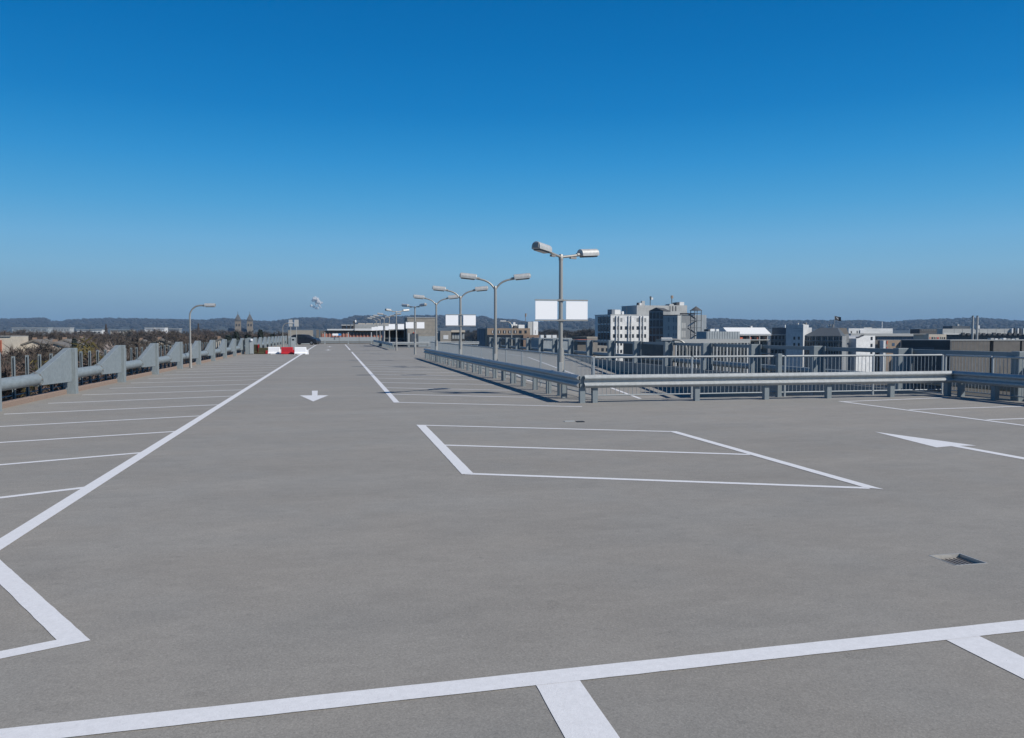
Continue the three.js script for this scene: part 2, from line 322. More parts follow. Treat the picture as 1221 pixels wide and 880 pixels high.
// ------------------------------------------------------------------ railings
const balusterG = new THREE.CylinderGeometry(0.0072, 0.0072, 0.90, 6);
function balusterFence(label, u, v, along, L, opts = {}) {          // along: 'u' or 'v'
  const [x, z] = W2(u, v), o = thing('handrail_fence', label, 'fence', x, 0, z, along === 'u' ? LANE : LANE + Math.PI / 2);
  const nb = Math.floor(L / 0.112), every = 23, segs = Math.ceil(nb / every);
  for (let k = 0; k < segs; k++) {
    const a = k * every * 0.112 + 0.03, b = Math.min(L, (k + 1) * every * 0.112) - 0.03;
    rbox(o, 'post', M.rail, 0.045, 1.06, 0.045, k * every * 0.112, 0.52, 0, 0.005);
    mesh(o, 'top_rail', rod([a, 1.045, 0], [b, 1.045, 0], 0.026, 10), M.galv); mesh(o, 'bottom_rail', rod([a, 0.115, 0], [b, 0.115, 0], 0.016, 8), M.rail);
  }
  rbox(o, 'post', M.rail, 0.045, 1.06, 0.045, L, 0.52, 0, 0.005);
  const merged = [];
  for (let k = 0; k < nb; k++) {
    if (k % every === 0) continue;
    const bx = k * 0.112 + 0.0;
    if (k < (opts.single ?? 300)) { const b = mesh(o, 'baluster', balusterG, M.rail); b.position.set(bx, 0.575, 0); } else merged.push(balusterG.clone().translate(bx, 0.575, 0));
  }
  if (merged.length) { const m = mesh(o, 'baluster_run', mergeGeometries(merged), M.rail); m.userData.kind = 'stuff'; }
  if (opts.wide) { rbox(o, 'wide_post', M.post, 0.12, 1.12, 0.12, opts.wide, 0.55, 0.1, 0.008); }
  return o;
}
balusterFence('grey baluster handrail facing the ramp well, crossing behind the bright guard rail', 6.15, 18.86, 'u', 9.85, { wide: 4.92 });
balusterFence('long grey baluster handrail beside the lamp row and the ramp', 6.17, 19.0, 'v', 34.5);
{ const [x, z] = W2(16.0, 12.0); const f = balusterFence('short dark baluster handrail behind the shaded guard rail at the town edge', 16.0, 12.0, 'v', 6.75); f.position.set(x, 0, z); }
{ // outer railing on the tree side: channel posts and a wire
  const o = laneThing('outer_railing', 'thin channel posts with a wire outside the pipe barrier on the tree side', 'railing', -7.43, 0);
  const g = mergeGeometries([bxg(-0.03, 0.03, -0.35, 1.09, -0.035, -0.027), bxg(-0.03, -0.022, -0.35, 1.09, -0.027, 0.035), bxg(0.022, 0.03, -0.35, 1.09, -0.027, 0.035)]);
  for (let k = 0; k < 128; k++) { const p = mesh(o, 'channel_post', g, M.post); p.position.set(0, 0, -(9 + k * 0.87)); }
  for (const y of [0.16, 0.56]) mesh(o, 'wire', rod([-0.05, y, -8], [-0.05, y, -121], 0.014, 6), M.galv);
  for (let k = 0; k < 40; k++) { const c = mesh(o, 'wire_clamp', unit, M.galv); c.scale.set(0.07, 0.07, 0.12); c.position.set(-0.05, 0.56, -(9 + k * 0.87) + 0.08); }
}
// ------------------------------------------------------------------ W-beam guard rails
const extrudeX = (zy, len, bevel = 0) => extrude(zy.map(([z, y]) => [-z, y]), len, bevel).rotateY(Math.PI / 2);   // profile in z, y swept along +x
function wBeam(L) {                                                // runs along +x, face towards +z
  const prof = [[0, 0.305], [0.018, 0.305], [0.034, 0.296], [0.082, 0.252], [0.085, 0.235], [0.080, 0.218], [0.008, 0.178], [0.004, 0.152], [0.008, 0.127], [0.080, 0.087], [0.085, 0.07], [0.082, 0.053], [0.034, 0.009], [0.018, 0], [0, 0]];
  return extrudeX([...prof, ...prof.map(([z, y]) => [z - 0.006, y]).reverse()], L);
}
const wCache = {};
function guardRail(label, u, v, turn, L, posts, m = M.galv, group) {
  const [x, z] = W2(u, v), o = thing('guard_rail', label, 'guard rail', x, 0, z, LANE + turn, group);
  const n = Math.max(1, Math.round(L / 4)), seg = L / n;
  const key = seg.toFixed(3); wCache[key] ??= wBeam(seg - 0.004);
  for (let k = 0; k < n; k++) {
    const b = mesh(o, 'beam', wCache[key], m); b.position.set(k * seg, 0.355, 0.075 + (k % 2) * 0.003);
    for (const [dx, dy] of [[0.06, 0.23], [0.06, 0.07], [0.14, 0.23], [0.14, 0.07]]) { const t = mesh(b, 'bolt', unit, M.bolt); t.scale.set(0.03, 0.03, 0.02); t.position.set(dx, dy, 0.07); }
  }
  for (const p of posts) {
    const q = mesh(o, 'post', new THREE.BufferGeometry(), M.post); q.geometry = guardPost; q.position.set(p, 0, 0);
  }
  return o;
}
const guardPost = mergeGeometries([bxg(-0.06, 0.06, 0, 0.63, 0.05, 0.068), bxg(-0.06, -0.048, 0, 0.63, -0.06, 0.05), bxg(0.048, 0.06, 0, 0.63, -0.06, 0.05)]);
const evenly = (a, b, n) => Array.from({ length: n }, (_, i) => a + (b - a) * i / (n - 1));
// along the lane: local +x runs away, face (+z) to the lane side
const longRail = guardRail('long shaded steel guard rail along the double lamp row', 5.64, 51.65, -Math.PI / 2, 33.6, evenly(0.1, 33.5, 23));
{ // dark square struts behind the long rail
  for (const p of [6.5, 18.4, 25.9]) box(longRail, 'strut', M.post, p - 0.09, p + 0.09, 0, 0.6, -0.1, 0.07);
}
guardRail('bright sunlit steel guard rail across the end of the ramp well', 5.66, 18.15, 0, 9.95, [0.28, 2.86, 4.70, 6.42, 8.22, 9.9]);
guardRail('short shaded steel guard rail meeting the bright rail at the town edge', 15.76, 18.2, -Math.PI / 2, 6.2, [0.3, 1.4, 3.2, 4.6, 5.9]);
guardRail('far shaded steel guard rail among the distant cluster of double lamps', 5.54, 120.3, -Math.PI / 2, 41, evenly(0.2, 40.8, 18));
guardRail('far sunlit steel guard rail in front of the stair house', 5.6, 88.2, 0, 4.4, [0.2, 2.2, 4.2]);
guardRail('far sunlit steel guard rail closing the deck beyond the ramp', 10.4, 90.5, 0, 5.5, [0.2, 1.9, 3.6, 5.3]);
// end panel across the lane
{
  const o = laneThing('end_barrier', 'pale steel panel barrier closing the far end of the lane', 'barrier', -2.1, 123.2);
  for (const x of [0.6, 4.0, 7.4]) box(o, 'post', M.galv, x - 0.07, x + 0.07, 0, 1.75, -0.07, 0.07);
  for (let k = 0; k < 3; k++) box(o, 'panel', M.panelGrey, -0.2 + k * 2.9, 2.66 + k * 2.9, 0.42, 1.02, 0.075, 0.11);
  for (let k = 0; k < 3; k++) box(o, 'lower_rail', M.post, -0.2 + k * 2.9, 2.66 + k * 2.9, 0.2, 0.33, 0.075, 0.1);
  const s = laneThing('lane_sign', 'small white and blue sign above the panel at the lane end', 'sign', -0.4, 122.9);
  box(s, 'white_panel', M.board, 0, 0.85, 1.25, 1.55, 0, 0.04); box(s, 'blue_panel', M.signBlue, 0.853, 1.25, 1.25, 1.55, 0, 0.04); box(s, 'bracket', M.post, 0.5, 0.6, 0.9, 1.25, 0, 0.04);
}
// ------------------------------------------------------------------ lamps
const headTop = (() => { // half-round hood, 0.6 m long along x
  const s = new THREE.Shape(); s.moveTo(-0.115, 0); s.lineTo(-0.115, 0.05); s.absarc(0, 0.05, 0.115, Math.PI, 0, true); s.lineTo(0.115, 0); s.closePath();
  return new THREE.ExtrudeGeometry(s, { depth: 0.57, bevelEnabled: true, bevelThickness: 0.012, bevelSize: 0.01, bevelSegments: 2, curveSegments: 8 }).rotateY(Math.PI / 2);
})();
const headGlass = new RoundedBoxGeometry(0.5, 0.05, 0.19, 2, 0.02).translate(0.30, -0.02, 0);
const headEnd = new RoundedBoxGeometry(0.022, 0.12, 0.17, 1, 0.008).translate(0.592, 0.075, 0);
const neck = new THREE.CylinderGeometry(0.045, 0.05, 0.18, 10).rotateZ(Math.PI / 2).translate(-0.04, 0.03, 0);
const poleG = new THREE.LatheGeometry([[0.0, 0], [0.14, 0], [0.14, 0.015], [0.088, 0.02], [0.088, 1.18], [0.056, 1.26], [0.05, 3.22], [0.055, 3.24], [0.055, 3.34], [0, 3.36]].map(p => new THREE.Vector2(...p)), 14);
const armG = s => new THREE.TubeGeometry(new THREE.CatmullRomCurve3([[0, 3.2, 0], [0.06, 3.3, 0], [0.2, 3.45, 0], [0.42, 3.56, 0], [0.72, 3.62, 0]].map(p => new THREE.Vector3(p[0] * s, p[1], p[2]))), 14, 0.034, 8);
const armR = armG(1), armL = armG(-1);
const poleT = new THREE.LatheGeometry([[0.0, 0], [0.14, 0], [0.14, 0.015], [0.088, 0.02], [0.088, 1.18], [0.056, 1.26], [0.05, 3.5], [0.06, 3.52], [0.06, 3.66], [0, 3.68]].map(p => new THREE.Vector2(...p)), 14);
const armT = new THREE.TubeGeometry(new THREE.CatmullRomCurve3([[0, 3.6, 0], [0.25, 3.63, 0], [0.72, 3.70, 0]].map(p => new THREE.Vector3(...p))), 8, 0.034, 8);
const hatch = new RoundedBoxGeometry(0.09, 0.32, 0.02, 1, 0.006);
function lampHead(o, x, y, turn, tilt, z = 0) {
  const h = new THREE.Group(); h.name = 'lamp_head'; h.position.set(x, y, z); h.rotation.set(0, turn, tilt, 'YXZ'); o.add(h);
  mesh(h, 'hood', headTop, M.lampShell); mesh(h, 'lens', headGlass, M.lampGlass); mesh(h, 'end_cap', headEnd, M.bolt); mesh(h, 'collar', neck, M.pole);
}
function doubleLamp(label, u, v, turn, boards, group, askew) {       // askew: [left arm, right arm] turned apart on a straight pole
  const [x, z] = W2(u, v), o = thing('double_lamp', label, 'street lamp', x, 0, z, turn, group);
  if (askew) {
    mesh(o, 'pole', poleT, M.pole);
    for (const [a, side] of [[askew[0] + Math.PI, 0], [askew[1], 1]]) {
      const m = mesh(o, 'arm', armT, M.pole); m.rotation.y = a;
      lampHead(o, 0.68 * Math.cos(a), 3.67, a, 0.08, -0.68 * Math.sin(a)); const jb = mesh(o, 'gear_box', unit, M.bolt); jb.scale.set(0.2, 0.05, 0.06); jb.rotation.y = a; jb.position.set(0.42 * Math.cos(a), 3.6, -0.42 * Math.sin(a));
    }
  } else { mesh(o, 'pole', poleG, M.pole); mesh(o, 'arm', armR, M.pole); mesh(o, 'arm', armL, M.pole); lampHead(o, 0.70, 3.60, 0, 0.10); lampHead(o, -0.70, 3.60, Math.PI, 0.10); }
  const hp = mesh(o, 'access_hatch', hatch, M.lampShell); hp.position.set(0, 0.72, 0.085);
  if (boards) {
    const b = thing('sign_board', boards, 'sign', x, 0, z, LANE + 0.05, 'blank white boards on the lamp row');
    for (const s of [-1, 1]) { box(b, 'board', M.board, s * 0.12, s * 0.71, 1.99, 2.46, 0.06, 0.08); }
    for (const y of [1.965, 2.485]) { box(b, 'frame_bar', M.pole, -0.72, 0.72, y - 0.015, y + 0.015, 0.055, 0.085); box(b, 'clamp', M.bolt, -0.07, 0.07, y - 0.03, y + 0.03, -0.065, 0.052); }
  }
  return o;
}
const LG = 'double lamps in a row beside the long guard rail', BD = d => 'pair of blank white boards on ' + d;
doubleLamp('double-headed grey lamp beside the rail corner, its heads turned askew, carrying white boards', 5.72, 20.3, 0, BD('the lamp beside the rail corner'), LG, [1.0, 0.66]);
doubleLamp('double-headed grey lamp without boards, second from the rail corner', 5.72, 29.1, LANE - 0.12, null, LG);
doubleLamp('double-headed grey lamp with white boards, third from the rail corner', 5.70, 37.4, LANE - 0.12, BD('the third lamp from the rail corner'), LG);
doubleLamp('double-headed grey lamp without boards, fourth from the rail corner', 5.66, 46.3, LANE - 0.12, null, LG);
doubleLamp('double-headed grey lamp with white boards in front of the stair house', 5.95, 62, 0, BD('the lamp in front of the stair house'), LG, [-0.6, -0.75]);
doubleLamp('double-headed grey lamp with white boards standing free at the guard rail end', 5.56, 76, 0, BD('the free-standing lamp at the guard rail end'), LG, [0.85, 0.5]);
for (const v of [88.5, 98, 107, 116]) doubleLamp('distant double-headed lamp in the cluster behind the far guard rail', 5.72, v, LANE - 0.25, v > 90 ? 'pair of small blank white boards on a lamp in the distant cluster' : null, 'distant lamp cluster');
function singleLamp(name, label, x, y, z, turn, h, reach, r, headLen = 1) {
  const o = thing(name, label, 'street lamp', x, y, z, turn), c = Math.min(0.5, reach * 0.9);
  const pole = new THREE.LatheGeometry([[0, 0], [0.12, 0], [0.12, 0.012], [r * 1.5, 0.016], [r * 1.5, h * 0.38], [r, h * 0.4], [r * 0.95, h - c]].map(p => new THREE.Vector2(...p)), 12);
  mesh(o, 'pole', pole, M.pole);
  const pts = []; for (let k = 0; k <= 8; k++) { const a = k / 8 * Math.PI / 2; pts.push(new THREE.Vector3(c - Math.cos(a) * c, h - c + Math.sin(a) * c, 0)); }
  pts.push(new THREE.Vector3(reach, h + 0.01, 0));
  mesh(o, 'arm', new THREE.TubeGeometry(new THREE.CatmullRomCurve3(pts), 20, r * 0.9, 8), M.pole);
  lampHead(o, reach - 0.02, h - 0.04, 0, 0.0); o.children[o.children.length - 1].scale.setScalar(headLen);
  return o;
}
{ let [x, z] = W2(-6.62, 40.2); singleLamp('single_lamp', 'single-arm curved lamp in front of the pipe barrier on the tree side', x, 0, z, 0.05, 2.92, 0.72, 0.042, 0.8);
  [x, z] = W2(-5.6, 92); singleLamp('single_lamp', 'distant single-arm curved lamp behind the red and white barriers', x, 0, z, 0.05, 2.7, 0.65, 0.045, 0.9);
  [x, z] = W2(16.75, 77); singleLamp('single_lamp', 'distant single-arm curved lamp behind the town side barrier, before the brick building', x, 0, z, Math.PI, 2.75, 0.6, 0.05, 0.9);
  [x, z] = W2(17.1, 37.6); singleLamp('single_lamp', 'pale curved lamp on the town side with its head level with the rails', x, -3.2, z, Math.PI - 0.1, 4.5, 0.75, 0.06, 0.9); }
// ------------------------------------------------------------------ plastic barriers, post signs, cabinet, car
{
  const prof = [[-0.20, 0], [-0.20, 0.10], [-0.13, 0.16], [-0.10, 0.50], [-0.075, 0.535], [0.075, 0.535], [0.10, 0.50], [0.13, 0.16], [0.20, 0.10], [0.20, 0]];
  const long = extrude(prof, 0.86, 0.012).rotateY(Math.PI / 2).translate(-0.43, 0, 0), tongue = extrude(prof.map(([a, b]) => [a * 0.75, b * 0.62]), 0.16, 0.008).rotateY(Math.PI / 2).translate(0.43, 0, 0);
  const rib = bxg(-0.02, 0.02, 0.12, 0.45, 0, 0.018);
  const unitB = (label, u, v, turn, m, sc = 1) => {
    const [x, z] = W2(u, v), o = thing('plastic_barrier', label, 'barrier', x, 0, z, LANE + turn, 'plastic barriers across the left bays'); o.scale.setScalar(sc);
    mesh(o, 'body', long, m); mesh(o, 'tongue', tongue, m);
    for (const s of [-0.28, -0.14, 0, 0.14, 0.28]) { const r = mesh(o, 'rib', rib, m); r.position.set(s, 0, 0.128); r.rotation.x = -0.09; }
    for (const s of [-0.3, 0.3]) box(o, 'foot', M.black, s - 0.09, s + 0.09, -0.0, 0.03, -0.215, 0.215);
    return o;
  };
  unitB('white plastic barrier block left of the red one', -4.66, 65.5, -0.12, M.board);
  unitB('red plastic barrier block between two white ones', -3.64, 64.9, -0.12, M.red);
  unitB('white plastic barrier block at the lane line', -2.62, 64.3, -0.12, M.board);
  const d1 = unitB('dark olive barrier block with a red end, left of the white block', -5.45, 65.6, -0.2, M.olive, 0.9); box(d1, 'red_end', M.red, 0.25, 0.42, 0.03, 0.32, 0.22, 0.24);
  const d2 = unitB('upright dark olive panel with a red stripe by the pipe barrier', -6.0, 66.2, -0.2, M.olive, 0.55); d2.scale.y = 1.35; box(d2, 'red_stripe', M.red, 0.22, 0.40, 0.02, 0.56, 0.215, 0.24);
  // cabinet
  const c = laneThing('meter_cabinet', 'grey steel cabinet with a white lamp by the pipe barrier end', 'cabinet', -6.35, 65.2);
  rbox(c, 'housing', M.post, 0.6, 1.22, 0.5, -0.1, 0.61, 0, 0.02); rbox(c, 'door', M.panelGrey, 0.26, 1.1, 0.03, 0.06, 0.6, 0.262, 0.006); rbox(c, 'lamp', M.board, 0.16, 0.16, 0.1, 0.08, 1.1, 0.32, 0.04);
  // two portrait signs seen from behind
  for (const [u, w, lab] of [[-4.92, 0.42, 'narrow pale portrait sign on a post behind the barriers'], [-4.28, 0.50, 'wider pale portrait sign on a post behind the barriers']]) {
    const s = laneThing('post_sign', lab, 'sign', u, 95);
    mesh(s, 'post', rod([0, 0, 0], [0, 3.1, 0], 0.035, 8), M.galv); rbox(s, 'panel', M.lightGrey, w, 0.78, 0.03, 0, 2.75, 0.06, 0.01); box(s, 'edge', M.signBlue, -w / 2 - 0.02, -w / 2 - 0.002, 2.37, 3.12, 0.05, 0.09);
    box(s, 'clamp', M.bolt, -0.06, 0.06, 2.6, 2.66, -0.04, 0.043);
  }
  const k = laneThing('ticket_machine', 'pale grey ticket machine in front of the dark car', 'ticket machine', -4.55, 93); rbox(k, 'housing', M.panelGrey, 0.52, 1.15, 0.4, 0, 0.575, 0, 0.03); rbox(k, 'side_panel', M.post, 0.28, 1.05, 0.36, -0.41, 0.53, 0, 0.02); box(k, 'screen', M.glass, -0.12, 0.12, 0.8, 0.98, 0.201, 0.212);
}
{ // dark hatchback
  const car = laneThing('parked_car', 'dark navy hatchback parked at the far end of the left bays', 'car', -4.1, 117.0);
  car.rotation.y = LANE - 0.35;
  const paint = new THREE.MeshPhysicalMaterial({ roughness: 0.5, metalness: 0.0, clearcoat: 0.35, clearcoatRoughness: 0.1 }); paint.color.setRGB(0.010, 0.014, 0.026);
  const tyre = mat(0.015, 0.015, 0.015, 0.9), rim = mat(0.35, 0.35, 0.36, 0.35, 0.7);
  const side = [[-1.95, 0.30], [-1.97, 0.62], [-1.90, 0.86], [-1.62, 1.20], [-1.35, 1.34], [-0.5, 1.39], [0.20, 1.34], [0.92, 0.95], [1.55, 0.84], [1.86, 0.70], [1.93, 0.50], [1.90, 0.28]];
  const body = new THREE.Shape(side.map(p => new THREE.Vector2(...p)));
  body.lineTo(1.58, 0.24); body.absarc(1.22, 0.30, 0.35, -0.1, Math.PI + 0.1, false); body.lineTo(-0.82, 0.22); body.absarc(-1.17, 0.30, 0.35, -0.1, Math.PI + 0.1, false); body.closePath();
  mesh(car, 'body', new THREE.ExtrudeGeometry(body, { depth: 1.46, bevelEnabled: true, bevelThickness: 0.11, bevelSize: 0.06, bevelSegments: 3, curveSegments: 10 }).translate(0, 0, -0.73), paint);
  const win = (pts) => extrude(pts, 0.02).translate(0, 0, 0.842);
  for (const s of [1, -1]) {
    const a = mesh(car, 'side_window', win([[-1.42, 0.93], [-1.28, 1.25], [-0.62, 1.31], [-0.62, 0.92]]), M.glass), b = mesh(car, 'side_window', win([[-0.54, 0.92], [-0.54, 1.31], [0.12, 1.26], [0.66, 0.93]]), M.glass); a.scale.z = b.scale.z = s;
    for (const x of [-1.17, 1.22]) {
      const w = new THREE.Group(); w.name = 'wheel'; w.position.set(x, 0.30, s * 0.74); w.rotation.x = Math.PI / 2; car.add(w);
      mesh(w, 'tyre', new THREE.TorusGeometry(0.225, 0.085, 10, 22).rotateX(Math.PI / 2).scale(1, 1.1, 1), tyre); mesh(w, 'rim', new THREE.CylinderGeometry(0.19, 0.19, 0.12, 16), rim);
    }
    rbox(car, 'mirror', paint, 0.14, 0.11, 0.16, 0.62, 0.98, s * 0.93, 0.03); rbox(car, 'headlight', M.lampGlass, 0.2, 0.1, 0.26, 1.84, 0.66, s * 0.62, 0.03); rbox(car, 'tail_light', M.red, 0.08, 0.2, 0.18, -1.93, 0.80, s * 0.66, 0.02);
    box(car, 'door_handle', paint, -0.45, -0.27, 0.82, 0.85, s * 0.845, s * 0.87);
  }
  mesh(car, 'windscreen', extrude([[0.285, 1.355], [0.97, 0.985], [0.985, 1.005], [0.30, 1.375]], 1.3).translate(0, 0.018, -0.65), M.black);
}
// ------------------------------------------------------------------ ground and hills
{
  const g = new THREE.CircleGeometry(7000, 64).rotateX(-Math.PI / 2);
  const o = mesh(scene, 'ground', g, mat(0.075, 0.068, 0.055, 1)); o.position.y = BASE; o.userData.kind = 'structure';
}
const ridge = [[-400, 381], [-150, 382], [0, 383], [20, 382.5], [55, 382], [63, 386], [72, 386], [84, 384], [110, 382.5], [160, 382], [205, 383.5], [245, 384], [265, 382], [290, 384], [325, 386], [345, 383], [380, 382.5], [405, 384.5], [430, 380], [480, 381], [520, 380], [575, 381], [590, 384], [640, 386], [700, 383], [845, 382.5], [900, 384], [960, 384.5], [1020, 384.5], [1060, 386.5], [1090, 384.5], [1130, 383], [1160, 381.5], [1190, 383.5], [1221, 385], [1400, 383], [1700, 384]];
const ridgePy = px => { let k = 0; while (k < ridge.length - 2 && ridge[k + 1][0] < px) k++; const A = ridge[k], B = ridge[k + 1], t = Math.min(1, Math.max(0, (px - A[0]) / (B[0] - A[0]))); return A[1] + (B[1] - A[1]) * (t * t * (3 - 2 * t)); };
const RD = 3300;
const hillY = (px, D) => {
  const top = yAt(ridgePy(px), RD), t = Math.min(1, Math.max(0, (D - 1500) / (RD - 1500))), s = t * t * (3 - 2 * t);
  const fall = D > RD ? Math.max(0, 1 - (D - RD) / 1500) : 1;
  return BASE + 0.4 + (top - BASE) * s * fall + 3 * noise.noise(px * 0.03, D * 0.003, 5) * s;
};
{
  const p = [], c = [], idx = [], Ds = [900, 1300, 1700, 2100, 2500, 2800, 3050, 3200, 3300, 3450, 3800, 4700]; let n = 0;
  for (let px = -400; px <= 1700; px += 10, n++) for (const D of Ds) {
    p.push(xAt(px, D), hillY(px, D) + (D === 900 ? -3 : 0), -D);
    const k = noise.noise(px * 0.02, D * 0.002, 1) > 0.12 ? 1.7 : 1, q = 0.9 + 0.3 * noise.noise(px * 0.3, D * 0.02, 8); c.push(0.028 * k * q, 0.029 * k * q, 0.022 * k * q);
  }
  for (let i = 0; i < n - 1; i++) for (let j = 0; j < Ds.length - 1; j++) { const a = i * Ds.length + j, b = a + Ds.length; idx.push(a, b, b + 1, a, b + 1, a + 1); }
  const g = new THREE.BufferGeometry(); g.setAttribute('position', new THREE.Float32BufferAttribute(p, 3)); g.setAttribute('color', new THREE.Float32BufferAttribute(c, 3)); g.setIndex(idx); g.computeVertexNormals();
  const o = mesh(scene, 'hills', g, mat(1, 1, 1, 1, 0, { vertexColors: true })); o.userData.kind = 'structure';
}
// ------------------------------------------------------------------ bare trees
function twigTree(h, spread, tw, opts = {}) {
  const wood = [], tri = [], up = new THREE.Vector3(0, 1, 0);
  const seg = (a, b, r0, r1) => {
    const L = a.distanceTo(b), g = new THREE.CylinderGeometry(r1, r0, L, 5, 1, true);
    g.applyQuaternion(new THREE.Quaternion().setFromUnitVectors(up, b.clone().sub(a).normalize())); const m = a.clone().add(b).multiplyScalar(0.5); wood.push(g.translate(m.x, m.y, m.z));
  };
  const grow = (a, dir, L, r, depth) => {
    const b = a.clone().addScaledVector(dir, L); if (depth < 4) seg(a, b, r, r * 0.68);
    if (depth >= 2) for (let k = 0; k < tw; k++) {
      const t = a.clone().lerp(b, rnd()), d = new THREE.Vector3(rr(-1, 1), rr(-0.4, 1.1) - (opts.droop ?? 0), rr(-1, 1)).normalize().addScaledVector(dir, 0.5).normalize(), l = rr(0.5, 1.3) * (opts.len ?? 1), w = rr(0.03, 0.075) * (opts.w ?? 1);
      const s = new THREE.Vector3(rr(-1, 1), rr(-1, 1), rr(-1, 1)).cross(d).normalize(), e = t.clone().addScaledVector(d, l);
      tri.push(t.x + s.x * w, t.y + s.y * w, t.z + s.z * w, t.x - s.x * w, t.y - s.y * w, t.z - s.z * w, e.x, e.y, e.z);
    }
    if (depth > 3) return;
    const n = depth === 0 ? 5 : 3;
    for (let k = 0; k < n; k++) {
      const az = k / n * 6.283 + rr(-0.6, 0.6), tilt = rr(0.35, 0.85) * spread * (k === 0 && depth < 2 ? 0.35 : 1);
      const side = new THREE.Vector3(Math.cos(az), 0, Math.sin(az)), d = dir.clone().multiplyScalar(Math.cos(tilt)).addScaledVector(side, Math.sin(tilt)); d.y += 0.12; d.normalize();
      grow(a.clone().lerp(b, depth === 0 ? rr(0.65, 1) : rr(0.55, 1)), d, L * rr(0.62, 0.85), r * 0.62, depth + 1);
    }
  };
  grow(new THREE.Vector3(), new THREE.Vector3(rr(-0.05, 0.05), 1, rr(-0.05, 0.05)).normalize(), h * 0.30, h * 0.018, 0);
  const cg = new THREE.BufferGeometry(); cg.setAttribute('position', new THREE.Float32BufferAttribute(tri, 3)); cg.computeVertexNormals();
  const tg = mergeGeometries(wood); cg.computeBoundingBox(); const k = h / cg.boundingBox.max.y; cg.scale(k, k, k); tg.scale(k, k, k);
  return { trunk: tg, crown: cg };
}
const VAR = [twigTree(13, 1, 30, { w: 0.75, len: 0.9 }), twigTree(13, 1.2, 30, { w: 0.75 }), twigTree(13, 0.85, 32, { w: 0.7, len: 0.9 }), twigTree(13, 1.1, 26, { w: 0.9 })];
const WIL = twigTree(11, 1.25, 12, { droop: 1.0, len: 1.3, w: 1.3 });
function conifer(h, R) {
  const tri = [];
  for (let k = 0; k < 900; k++) {
    const t = Math.pow(rnd(), 0.8), y = h * (0.06 + 0.94 * t), r = R * (1 - t) * rr(0.35, 1.1) * (0.8 + 0.25 * Math.sin(t * 40)), az = rnd() * 6.283, x = Math.cos(az) * r, z = Math.sin(az) * r, w = rr(0.15, 0.45), l = rr(0.5, 1.1);
    tri.push(x - Math.sin(az) * w, y, z + Math.cos(az) * w, x + Math.sin(az) * w, y + rr(-0.1, 0.1), z - Math.cos(az) * w, x + Math.cos(az) * l * 0.6, y - l * rr(0.2, 0.7), z + Math.sin(az) * l * 0.6);
  }
  const g = new THREE.BufferGeometry(); g.setAttribute('position', new THREE.Float32BufferAttribute(tri, 3)); g.computeVertexNormals();
  return { trunk: new THREE.CylinderGeometry(0.08, h * 0.02, h * 0.95, 6).translate(0, h * 0.475, 0), crown: g };
}
const FIR = conifer(14, 3.2);
function tree(name, label, v, m, px, D, py, wide, group, base = BASE) {
  const x = xAt(px, D), H = yAt(py, D) - base; v.crown.boundingBox ?? v.crown.computeBoundingBox();
  const o = thing(name, label, 'tree', x, base, -D, rnd() * 6.28, group), k = H / v.crown.boundingBox.max.y; o.scale.set(k * wide, k, k * wide);
  mesh(o, 'trunk', v.trunk, M.bark); mesh(o, 'crown', v.crown, m); return o;
}
const TG = 'bare trees beyond the pipe barrier';
const barks = [M.twig, M.twig, M.twigDark, M.twigRed];
for (let k = 0; k < 26; k++) tree('bare_tree', 'bare brown tree in the near belt just beyond the pipe barrier', VAR[k % 4], barks[k % 4], -60 + k * 15.5 + rr(-6, 6), rr(75, 120), rr(401, 411), rr(1.1, 1.4), TG + ', near belt');
for (let k = 0; k < 34; k++) tree('bare_tree', 'bare brown tree in the middle belt among the houses', VAR[(k + 1) % 4], barks[(k * 3) % 4], -40 + k * 11.6 + rr(-5, 5), rr(140, 230), rr(394, 400), rr(1.1, 1.5), TG + ', middle belt');
for (let k = 0; k < 44; k++) tree('bare_tree', 'bare brown tree in the far belt below the wooded hills', VAR[(k + 2) % 4], barks[(k * 5 + 1) % 4], -40 + k * 9.2 + rr(-5, 5), rr(280, 480), rr(390, 394.5), rr(1.2, 1.7), TG + ', far belt');
tree('willow_tree', 'olive yellow weeping willow just beyond the pipe barrier', WIL, M.willow, 106, 92, 399, 0.52);
tree('willow_tree', 'small olive yellow willow low behind the first gusset', WIL, M.willow, 52, 80, 420, 0.4);
tree('blossom_tree', 'pale greyish pink blossoming tree beside the yellow willow', VAR[2], M.blossom, 123, 98, 404, 0.8);
tree('fir_tree', 'dark fir tree left of the yellow willow', FIR, M.fir, 89, 130, 403, 0.9);
tree('fir_tree', 'dark fir tree low between two gusset posts', FIR, M.fir, 135, 130, 409, 1.0);
tree('fir_tree', 'slender brown conifer standing above the far belt, below the hill gap', FIR, M.firBrown, 127, 620, 386, 0.9);
tree('fir_tree', 'slender brown conifer beside the curved single lamp', FIR, M.firBrown, 237, 560, 385.5, 0.8);
for (const [px, D, py, w, lab] of [[282, 120, 395, 1.0, 'pointed dark fir tree before the left church tower'], [296, 125, 399, 1.5, 'broad dark fir tree at the foot of the right church tower'], [311, 122, 392.8, 0.9, 'tallest dark fir tree right of the church towers'], [272, 118, 399, 1.2, 'squat dark fir tree left of the church towers'], [325, 130, 398, 1.4, 'dark fir tree behind the barrier end, beside the tallest fir'], [338, 135, 399.5, 1.5, 'low dark fir tree behind the distant single lamp'], [89, 100, 404, 0.8, 'dark fir tree behind the first gusset post'], [183, 140, 408, 1.3, 'low dark fir tree between the second and third gusset posts']])
  tree('fir_tree', lab, FIR, M.fir, px, D, py, w);
